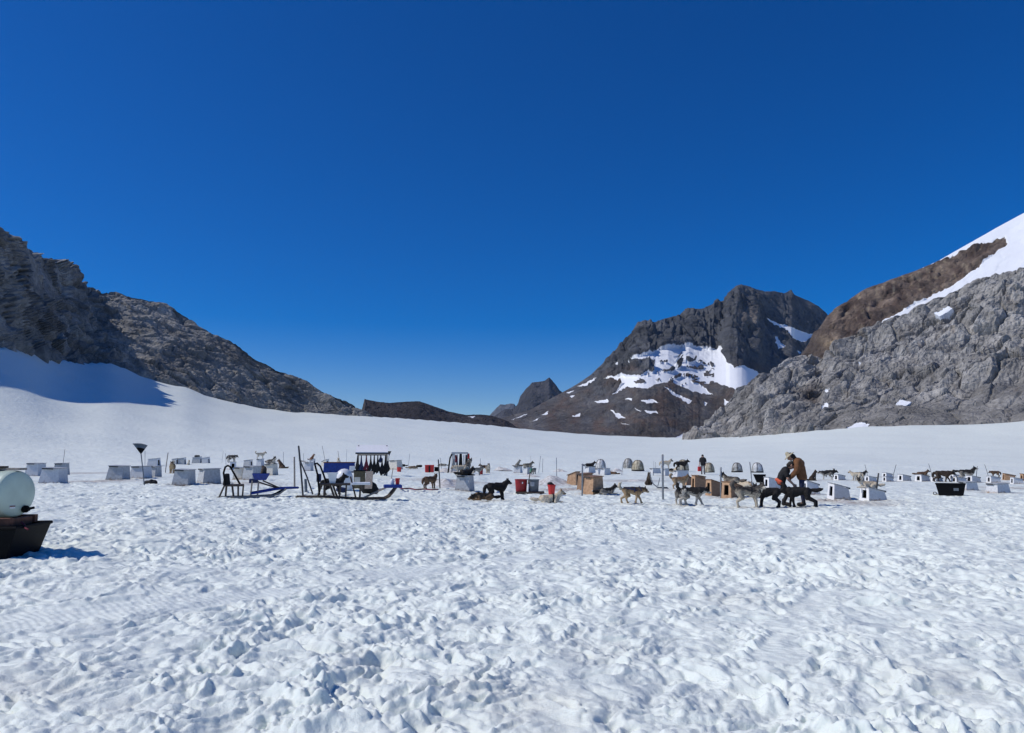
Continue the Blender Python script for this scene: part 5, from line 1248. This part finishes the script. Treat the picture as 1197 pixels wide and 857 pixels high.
MB().box((-.05, -rt*.93, h*.62), (.17, .02, .17)).build('sticker', M['roofg'], e)
e = empty('scrub_brush', S.g, S.rz, 'long handled brush with green head leaning between the two tubs', 'brush')
MB().tube([S(616.8, 574.8, -.36), S(617.5, 566, -.3)], .035, 7).build('grip', M['whiteplastic'], e, smooth=True); MB().tube([S(617.5, 566, -.3), S(619.8, 553, -.05)], .022, 7).build('handle', M['darkwood'], e, smooth=True); MB().tube([S(619.8, 553, -.05), S(620.5, 550, .0), S(622, 548.8, .0)], .045, 7).build('brush_head', M['green'], e, smooth=True)
S = Side(645, 579); bucket(S, 644.8, 567, 578.8, 9.2, 6.6, 'red', 'bright red bucket with a black bag in it beside the lying cream dog')
o = limb_mesh([(S(643, 566.5), .085, S(646, 567.5), .075, 'a'), (S(641.5, 566, -.02), .06, S(644, 566), .08, 'a')], .015); put(link_mesh('bag', o, M['blackcloth']), S, 'black bag stuffed into the bright red bucket', 'bag')
S = Side(1111, 579)
e = tag(tub_at('tote', S, 1096.8, 1126.6, 1099.5, 1123.8, 566, 579, .62, 'black', solid=.02), 'large black plastic tote with flared rim on the snow at right', 'tote')
MB().tube([S(1095.6+1.6*math.cos(a), 577+1.6*math.sin(a), -.2) for a in np.linspace(0, 2*PI, 14)], .018, 6).build('pull_ring', M['darksteel'], e, smooth=True)
MB().box(S(1117, 572, -.30), (5/S.ppm, .02, 3/S.ppm)).build('sticker', M['greytub'], e)
MB().beam(S(1097, 577.5, -.2), S(1100.5, 578.2, -.2), .03, .03).build('bracket', M['darksteel'], e)
S = Side(889, 563.5); tag(tub_at('tote', S, 881.5, 895, 884.5, 894, 555.3, 563.5, .7, 'black'), 'black open tub in front of the whitish dome', 'tote')
# dome shaped bundles under roped tarpaulins
def dome(px, w, yt, yb, m, label, squash=1.0):
    S = Side(px, yb); R = w/2/S.ppm; H = (yb-yt)/S.ppm
    nz_, nr_ = 26, 12; v = []
    for j in range(nr_):
        t = j/(nr_-1); a = t*PI/2
        for i in range(nz_):
            th = 2*PI*i/nz_; wob = 1+.05*math.sin(3*th+px)+.04*math.sin(7*th+j+px)
            rr = R*math.cos(a)**.75*wob*(1.0 if j else .94); v.append((rr*math.cos(th), rr*math.sin(th)*squash, H*math.sin(a)**.9))
    f = [(j*nz_+i, j*nz_+(i+1) % nz_, (j+1)*nz_+(i+1) % nz_, (j+1)*nz_+i) for j in range(nr_-1) for i in range(nz_)]
    e = empty('tarp_dome', S.g-Vector((0, 0, .03)), S.rz, label, 'bundle', 'dome shaped tarpaulin bundles'); e.location.y += R
    q = MB(); q.add(v, f); q.build('tarpaulin', M[m], e, smooth=True)
    for k in range(3):
        th = k*PI/3+px; pts = [(R*1.03*math.cos(a)**.75*math.cos(th)*(1 if a < PI/2 else -1) if a < PI/2 else -R*1.03*math.cos(PI-a)**.75*math.cos(th), (R*1.03*math.cos(a)**.75 if a < PI/2 else -R*1.03*max(0, math.cos(PI-a))**.75)*math.sin(th)*squash, H*1.015*max(0, math.sin(a))**.9) for a in np.linspace(.02, PI-.02, 19)]
        MB().tube(pts, .022, 6).build('rope', M['darkwood'], e, smooth=True)
    q = MB(); q.lathe([(R*1.02, -.02), (R*1.05, .06), (R*.98, .10)], 22, capb=False); q.build('skirt', M['blackcloth'], e, smooth=True)
    return e
for a in [(703, 12.5, 537, 549, 'tarpwhite', 'pale grey dome bundle rising behind the white kennels'), (735.5, 12, 536, 548, 'tarpgrey', 'grey camouflage dome bundle, left and farther one of two touching domes'), (747, 14.5, 538, 550, 'tarptan', 'tan dome bundle, right and nearer one of two touching domes'),
          (830.5, 12, 541, 552.5, 'tarptan', 'tan and grey dome bundle right beside the far man'), (863.5, 12.5, 541, 551.5, 'tarpgrey', 'dark grey dome bundle standing alone left of the whitish one'), (887.5, 13.5, 541, 552, 'tarpwhite', 'whitish dome bundle behind the black open tub'), (800, 13, 537.5, 550, 'tarptan', 'tan dome bundle behind the black dog on a kennel')]: dome(*a)
# dirty snow banks
def mound(px, yb, w, h, d, m='dirtsnow'):
    S = Side(px, yb); n = 30; W_ = w/S.ppm; H_ = h/S.ppm; v = []
    gx, gy = np.meshgrid(np.linspace(-1, 1, n), np.linspace(-1, 1, n)); r2 = gx**2+gy**2
    z = H_*np.exp(-r2*2.3)*(1+.7*fbm3(gx*2.5+px, gy*2.5, gx*0, 5, 4))-.10
    co_ = np.stack([gx*W_*.75, gy*d, z], -1).reshape(-1, 3)
    me = big_mesh('snow_mound', co_, grid_quads(n, n)); o = link_mesh('snow_mound', me, M[m]); o.location = S.g; o.rotation_euler = (0, 0, S.rz); o['kind'] = 'structure'
for a in [(520, 567, 32, 10, 2.6), (524, 552, 24, 7, 2.5), (587, 549, 15, 4.2, 1.6), (655, 551, 13, 4, 1.5), (645, 566, 40, 9, 2.2), (720, 551, 15, 4, 1.5), (745, 562, 24, 3.5, 2), (985, 586, 34, 3.5, 1.0), (620, 558, 26, 5, 2.0)]: mound(*a)
for (sx_, sy_, r_, w_) in [(525, 562, 2.2, .8), (640, 566, 2.4, .7), (660, 572, 1.6, .7), (742, 562, 2, .6), (965, 584, 1.2, .7), (1180, 570, 1.6, .6), (100, 553, 2, .7), (118, 562, 1.6, .7), (790, 572, 2, .4), (280, 565, 2, .4), (1000, 587, 1.3, .6)]:
    g = on(sx_, sy_); STAINS.append((g.x, g.y, r_, w_))
for (sx_, sy_, r_, w_) in [(620, 815, .5, .16), (560, 800, .35, .14), (1090, 790, .45, .12), (430, 770, .3, .12), (40, 800, .5, .12), (700, 760, .4, .12), (860, 700, .5, .12)]:
    g = on(sx_, sy_); STAINS.append((g.x, g.y, r_, w_))
# little metal hand sled among the kennels
S = Side(768, 571)
e = empty('hand_sled', S.g, S.rz, 'light metal hand sled left of the thick steel post', 'sled')
for dy in (-.2, .2): MB().tube([S(760.5, 554, dy), S(761, 560, dy), S(764, 566, dy), S(769, 570, dy), S(781, 571, dy)], .02, 7).build('runner', M['steel'], e, smooth=True)
MB().tube([S(764, 556, -.2), S(764, 552, 0), S(764, 556, .2)], .02, 7).build('handle', M['steel'], e, smooth=True)
MB().box(S(774, 570), (12/S.ppm, .4, .05)).build('bed', M['darksteel'], e)
MB().tube([S(769, 568.5, -.2), S(771.5, 559, 0), S(769, 568.5, .2)], .018, 7).build('bail', M['steel'], e, smooth=True)

# ------------------------------------------------------------------ people
def hand(wr, d, palm_n, curl=.5, hs=1.0):
    """palm and five unequal bent fingers; d: pointing direction, palm_n: the palm's facing"""
    wr = Vector(wr); d = Vector(d).normalized(); n = Vector(palm_n); n = (n-d*n.dot(d)).normalized(); s_ = d.cross(n)
    L = [(wr, .027, wr+d*.085*hs, .030, 'skin'), (wr+s_*.018, .022, wr+d*.08*hs+s_*.028, .020, 'skin'), (wr-s_*.018, .022, wr+d*.08*hs-s_*.028, .020, 'skin')]
    for k, ln in zip((-1.5, -.5, .5, 1.5), (.070, .082, .078, .060)):
        b = wr+d*.085*hs+s_*k*.019; c = b+(d*math.cos(curl*.6)+n*math.sin(curl*.6))*ln*.5; t = c+(d*math.cos(curl*1.7)+n*math.sin(curl*1.7))*ln*.5
        L += [(b, .0105, c, .0098, 'skin'), (c, .0098, t, .0085, 'skin')]
    b = wr+d*.03-s_*.032; c = b+(d*.7-s_*.6+n*.3).normalized()*.045; t = c+(d*.9+n*.4).normalized()*.035
    return L+[(b, .014, c, .012, 'skin'), (c, .012, t, .010, 'skin')]
def person_head(H, f, up):
    H = Vector(H); f = Vector(f).normalized(); s_ = f.cross(Vector(up)).normalized(); u = s_.cross(f).normalized()
    L = [(H-f*.02+u*.03, .092, H+f*.012+u*.025, .088, 'skin'), (H+f*.03-u*.045, .066, H+f*.045-u*.085, .042, 'skin'), (H+f*.092+u*.0, .014, H+f*.112-u*.028, .017, 'skin'),
         (H+f*.088-u*.062, .012, H+f*.089-u*.062, .012, 'lip')]
    for q in (-1, 1):
        L += [(H+s_*q*.092+u*.01, .020, H+s_*q*.094-u*.03, .015, 'skin'), (H+f*.086+s_*q*.032+u*.006, .011, H+f*.088+s_*q*.032+u*.006, .011, 'eye'), (H+f*.085+s_*q*.018+u*.028, .010, H+f*.08+s_*q*.045+u*.028, .008, 'brow')]
    return L
def paint_body(me, prims, cols):
    co_, nr, tg, names = prim_tags(me, prims); c = np.zeros((len(co_), 3))
    for i, n in enumerate(names): c[tg == i] = cols[n]
    color_attr(me, 'coat', c)
def person(g, rz, J, label, sc, head_f, wear):
    pr = []
    for s_ in (-1, 1):
        q = lambda k: (J[k][0], abs(J[k][1])*s_, J[k][2]) if not isinstance(J[k], dict) else J[k][s_]
        pr += [(q('hip'), .085, q('knee'), .058, 'skin'), (q('knee'), .056, q('ankle'), .042, 'skin'), (q('ankle'), .045, q('toe'), .036, 'skin')]
        pr += [(q('sho'), .058, q('elb'), .043, 'skin'), (q('elb'), .042, q('wri'), .030, 'skin'), (J['spine'][-1], .07, q('sho'), .058, 'skin')]
        pr += hand(q('wri'), Vector(q('wri'))-Vector(q('elb')), (0, -s_, 0) if J.get('palm') is None else J['palm'])
    sp_ = J['spine']
    for a, b, r0, r1 in zip(sp_[:-1], sp_[1:], (.13, .125, .13), (.125, .13, .11)):
        for dy in (-.06, .06): pr.append(((a[0], dy, a[2]), r0*.85, (b[0], dy, b[2]), r1*.85, 'skin'))
    pr += [(J['spine'][-1], .062, J['head'], .055, 'skin')]+person_head(J['head'], head_f, (0, 0, 1) if abs(Vector(head_f).normalized().z) < .8 else (1, 0, .5))
    me = limb_mesh(pr, .0085, 3); paint_body(me, pr, dict(skin=(.42, .25, .18), lip=(.30, .12, .10), eye=(.02, .018, .016), brow=(.05, .035, .025)))
    o = link_mesh('person', me, skin); o.location = g; o.rotation_euler = (0, 0, rz); o.scale = (sc,)*3
    tag(o, label, 'person')
    for nm, m_, prims, vox in wear(J):
        w_ = limb_mesh(prims, vox, 3); c_ = link_mesh(nm, w_, M[m_] if isinstance(m_, str) else m_, o)
        w_.polygons.foreach_set('use_smooth', [True]*len(w_.polygons))
    return o
def sd(J, k, s_): return J[k][s_] if isinstance(J[k], dict) else (J[k][0], abs(J[k][1])*s_, J[k][2])
def top_prims(J, add, sleeve=1.0, wr=False, hem=0):
    L = []
    sp_ = J['spine']
    for a, b in zip(sp_[:-1], sp_[1:]):
        for dy in (-.07, .07): L.append(((a[0], dy, a[2]), .125+add, (b[0], dy*.95, b[2]), .12+add, 'c'))
    for s_ in (-1, 1):
        S_, E_, W_ = Vector(sd(J, 'sho', s_)), Vector(sd(J, 'elb', s_)), Vector(sd(J, 'wri', s_))
        L.append((Vector(sp_[-1])+Vector((0, .05*s_, -.03)), .085+add, S_, .066+add, 'c'))
        if sleeve >= 1: L += [(S_, .066+add, E_, .054+add, 'c'), (E_, .054+add, E_.lerp(W_, .93), .044+add*.9, 'c')]
        else: L.append((S_, .066+add, S_.lerp(E_, sleeve), .060+add*.8, 'c'))
    return L
def leg_prims(J, add):
    L = [((J['spine'][0][0], -.06, J['spine'][0][2]), .115+add, (J['spine'][0][0], .06, J['spine'][0][2]), .115+add, 'c')]
    for s_ in (-1, 1):
        H_, K_, A_ = Vector(sd(J, 'hip', s_)), Vector(sd(J, 'knee', s_)), Vector(sd(J, 'ankle', s_))
        L += [(H_, .095+add, K_, .066+add, 'c'), (K_, .066+add, A_+Vector((0, 0, .02)), .056+add, 'c')]
    return L
def boot_prims(J):
    L = []
    for s_ in (-1, 1):
        A_, T_ = Vector(sd(J, 'ankle', s_)), Vector(sd(J, 'toe', s_)); L += [(A_+Vector((0, 0, .08)), .058, A_, .062, 'c'), (A_-Vector((.02, 0, .03)), .055, T_, .050, 'c')]
    return L
brown_jacket = mat('brown duck jacket', (.17, .075, .03), .85, .15, 9, .3, 25); jeans = mat('dark blue jeans', (.018, .026, .065), .8, .15, 20, .2, 40); tee = mat('black shirt', (.012, .012, .014), .8, .15, 20, .2, 30)
strawhat = mat('tan sun hat', (.45, .40, .28), .8, .12, 25, .2, 50); hairm = mat('dark brown hair', (.02, .013, .010), .7, .2, 60, .4, 60); greytr = mat('grey trousers', (.13, .135, .15), .8, .12, 15, .2, 30); bootm = mat('dark boots', (.015, .014, .013), .6, .1, 20)
J1 = dict(hip=(-.06, .09, .90), knee=(-.03, .11, .48), ankle=(-.08, .12, .09), toe=(.08, .13, .045), spine=[(-.06, 0, .93), (-.03, 0, 1.16), (.03, 0, 1.37)], sho=(.04, .18, 1.36), elb=(.09, .25, 1.09), wri=(.27, .17, .90), head=(.265, 0, 1.545))
def wear1(J):
    H = Vector(J['head']); f = Vector((.75, 0, -.66)).normalized(); u = Vector((.66, 0, .75)).normalized()
    back = H-f*.03
    return [('trousers', jeans, leg_prims(J, .0), .014), ('jacket', brown_jacket, top_prims(J, .035)+[((-.09, -.05, .90), .135, (-.09, .05, .90), .135, 'c'), ((-.02, 0, 1.33), .15, (.08, 0, 1.42), .11, 'c')], .014), ('boots', bootm, boot_prims(J), .014),
            ('hair', hairm, [(H-f*.04+u*.02, .098, H-f*.07-u*.05, .085, 'c'), (H-f*.08-u*.06, .07, Vector((.10, 0, 1.44)), .075, 'c')], .012),
            ('hat', strawhat, [(H+u*.09, .088, H+u*.12, .07, 'c')]+[(H+u*.055+(f*math.cos(a)+Vector((0, 1, 0))*math.sin(a))*.09, .02, H+u*.03+(f*math.cos(a)+Vector((0, 1, 0))*math.sin(a))*.185, .013, 'c') for a in np.linspace(0, 2*PI, 30)[:-1]], .0105)]
g = on(936.5, 592, .25); person(g, PI-math.atan(g.x/g.y), J1, 'tall man in brown jacket, tan hat and dark jeans looking down at a black dog', 1.0, (.75, 0, -.66), wear1)
J2 = dict(hip=(-.13, .09, .74), knee=(.06, .11, .42), ankle=(-.08, .12, .09), toe=(.08, .13, .045), spine=[(-.14, 0, .77), (-.08, 0, .95), (.02, 0, 1.10)], sho=(.03, .165, 1.09), elb=(.08, .21, .84), wri=(.24, .12, .66), head=(.20, 0, 1.275))
def wear2(J):
    H = Vector(J['head']); f = Vector((.72, 0, -.68)).normalized(); u = Vector((.68, 0, .72)).normalized()
    return [('trousers', tee, leg_prims(J, .0), .014), ('shirt', tee, top_prims(J, .022, .55), .013), ('boots', bootm, boot_prims(J), .014),
            ('hair', hairm, [(H-f*.045+u*.01, .096, H-f*.06-u*.05, .08, 'c')], .012), ('cap', tee, [(H+u*.045-f*.01, .103, H+u*.06, .095, 'c'), (H+u*.05+f*.09, .03, H+u*.035+f*.16, .02, 'c')], .0115),
            ('waist_bag', M['orange'], [((-.26, -.14, .82), .060, (-.15, -.18, .75), .068, 'c'), ((-.2, -.16, .72), .045, (-.14, -.18, .70), .04, 'c')], .014)]
g = on(919.5, 592.2, .45); person(g, -math.atan(g.x/g.y), J2, 'woman in black shirt and cap with an orange waist bag bending over a black dog', 1.0, (.72, 0, -.68), wear2)
J3 = dict(hip=(0, .09, .90), knee=(.02, .11, .48), ankle=(-.03, .12, .09), toe=(.12, .14, .045), spine=[(0, 0, .93), (.0, 0, 1.17), (0, 0, 1.40)], sho=(0, .19, 1.38), elb={1: (-.02, .27, 1.10), -1: (-.03, -.27, 1.08)}, wri={1: (.06, .24, .90), -1: (.02, -.30, .85)}, head=(.02, 0, 1.60))
def wear3(J):
    H = Vector(J['head'])
    return [('trousers', greytr, leg_prims(J, .0), .016), ('shirt', tee, top_prims(J, .022, .7), .016), ('boots', bootm, boot_prims(J), .016), ('cap', tee, [(H+Vector((-.01, 0, .06)), .10, H+Vector((.02, 0, .06)), .098, 'c'), (H+Vector((.09, 0, .06)), .025, H+Vector((.15, 0, .05)), .018, 'c')], .014)]
g = on(822, 555.3); o3 = person(g, rad(-95)-math.atan(g.x/g.y), J3, 'far man in black shirt and grey trousers carrying a red can', .94, (1, 0, -.2), wear3)
w3 = Matrix.Rotation(o3.rotation_euler.z, 3, 'Z') @ (Vector(J3['wri'][-1])*.94)+g
e = empty('fuel_can', w3+Vector((0, 0, -.50)), rad(8), 'red fuel can hanging from the hand of the far man', 'can')
MB().box((0, 0, .18), (.27, .18, .36), taper=.94).build('body', M['red'], e, bevel=.025)
MB().tube([(-.08, 0, .36), (-.08, 0, .42), (.08, 0, .42), (.08, 0, .36)], .016, 7).build('handle', M['red'], e, smooth=True)
MB().lathe([(.03, .36), (.03, .40), (.001, .40)], 10, c=(.1, .04, 0)).build('spout_cap', M['black'], e, smooth=True)
# ------------------------------------------------------------------ the air between here and the far peaks
hz = MB(); hz.box((0, 4650, 330), (12000, 12300, 900))
hm = bpy.data.materials.new('air'); hm.use_nodes = True; N = hm.node_tree.nodes; N.remove(N['Principled BSDF'])
pv = N.new('ShaderNodeVolumePrincipled'); pv.inputs['Color'].default_value = (.55, .75, 1, 1); pv.inputs['Density'].default_value = 2.6e-5; pv.inputs['Anisotropy'].default_value = .3
hm.node_tree.links.new(pv.outputs[0], N['Material Output'].inputs['Volume'])
ho = hz.build('haze', hm); ho['kind'] = 'stuff'
# ------------------------------------------------------------------ snow material and stains
st = np.zeros(len(vv))
for (sx, sy, sr, sw) in STAINS:
    m = (np.abs(vv[:, 0]-sx) < 3*sr) & (np.abs(vv[:, 1]-sy) < 3*sr)
    d2 = ((vv[m, 0]-sx)**2+(vv[m, 1]-sy)**2)/(sr*sr)
    st[m] = np.maximum(st[m], min(1, sw*1.35)*np.exp(-d2))
a = snow_me.attributes.new('stain', 'FLOAT', 'POINT'); a.data.foreach_set('value', st.astype(np.float32))
sm = bpy.data.materials.new('trodden snow'); sm.use_nodes = True
N = sm.node_tree.nodes; L = sm.node_tree.links; b = N['Principled BSDF']
b.inputs['Roughness'].default_value = .5; b.inputs['Specular IOR Level'].default_value = .35; b.inputs['Subsurface Weight'].default_value = .3; b.inputs['Subsurface Radius'].default_value = (.05, .047, .045); b.inputs['Subsurface Scale'].default_value = 1.0
tc = N.new('ShaderNodeTexCoord'); at = N.new('ShaderNodeAttribute'); at.attribute_name = 'stain'
def nz(s, d=6, r=.6):
    k = N.new('ShaderNodeTexNoise'); k.inputs['Scale'].default_value = s; k.inputs['Detail'].default_value = d; k.inputs['Roughness'].default_value = r; L.new(tc.outputs['Object'], k.inputs['Vector']); return k
n1 = nz(.5); n2 = nz(5); n3 = nz(1.7, 8, .7)
m1 = N.new('ShaderNodeMix'); m1.data_type = 'RGBA'; m1.inputs[6].default_value = (.77, .845, .79, 1); m1.inputs[7].default_value = (.86, .905, .84, 1); L.new(n2.outputs['Fac'], m1.inputs[0])
# old dirt, faint and pinkish-brown, in blotches
mr = N.new('ShaderNodeMapRange'); mr.inputs[1].default_value = .57; mr.inputs[2].default_value = .75; mr.inputs[4].default_value = .26; L.new(n3.outputs['Fac'], mr.inputs[0])
m2 = N.new('ShaderNodeMix'); m2.data_type = 'RGBA'; m2.inputs[7].default_value = (.60, .55, .53, 1); L.new(mr.outputs[0], m2.inputs[0]); L.new(m1.outputs[2], m2.inputs[6])
ms = N.new('ShaderNodeMath'); ms.operation = 'MULTIPLY'; L.new(at.outputs['Fac'], ms.inputs[0])
mq = N.new('ShaderNodeMapRange'); mq.inputs[1].default_value = .22; mq.inputs[2].default_value = .55; L.new(n2.outputs['Fac'], mq.inputs[0]); L.new(mq.outputs[0], ms.inputs[1])
m3 = N.new('ShaderNodeMix'); m3.data_type = 'RGBA'; m3.inputs[7].default_value = (.36, .29, .24, 1); L.new(ms.outputs[0], m3.inputs[0]); L.new(m2.outputs[2], m3.inputs[6])
L.new(m3.outputs[2], b.inputs['Base Color'])
nb1 = nz(14, 6, .65); nb2 = nz(70, 4, .6)
ad = N.new('ShaderNodeMath'); ad.operation = 'MULTIPLY_ADD'; L.new(nb2.outputs['Fac'], ad.inputs[0]); ad.inputs[1].default_value = .25; L.new(nb1.outputs['Fac'], ad.inputs[2])
nf1 = nz(1.1, 3, .6); nf2 = nz(.28, 4, .6)
bf = N.new('ShaderNodeBump'); bf.inputs['Strength'].default_value = .8; bf.inputs['Distance'].default_value = .22
af = N.new('ShaderNodeMath'); af.operation = 'MULTIPLY_ADD'; L.new(nf2.outputs['Fac'], af.inputs[0]); af.inputs[1].default_value = 1.6; L.new(nf1.outputs['Fac'], af.inputs[2]); L.new(af.outputs[0], bf.inputs['Height'])
bp = N.new('ShaderNodeBump'); L.new(bf.outputs['Normal'], bp.inputs['Normal']); bp.inputs['Strength'].default_value = .55; bp.inputs['Distance'].default_value = .03; L.new(ad.outputs[0], bp.inputs['Height']); L.new(bp.outputs['Normal'], b.inputs['Normal'])
so_ = link_mesh('snow_ground', snow_me, sm); so_['kind'] = 'structure'
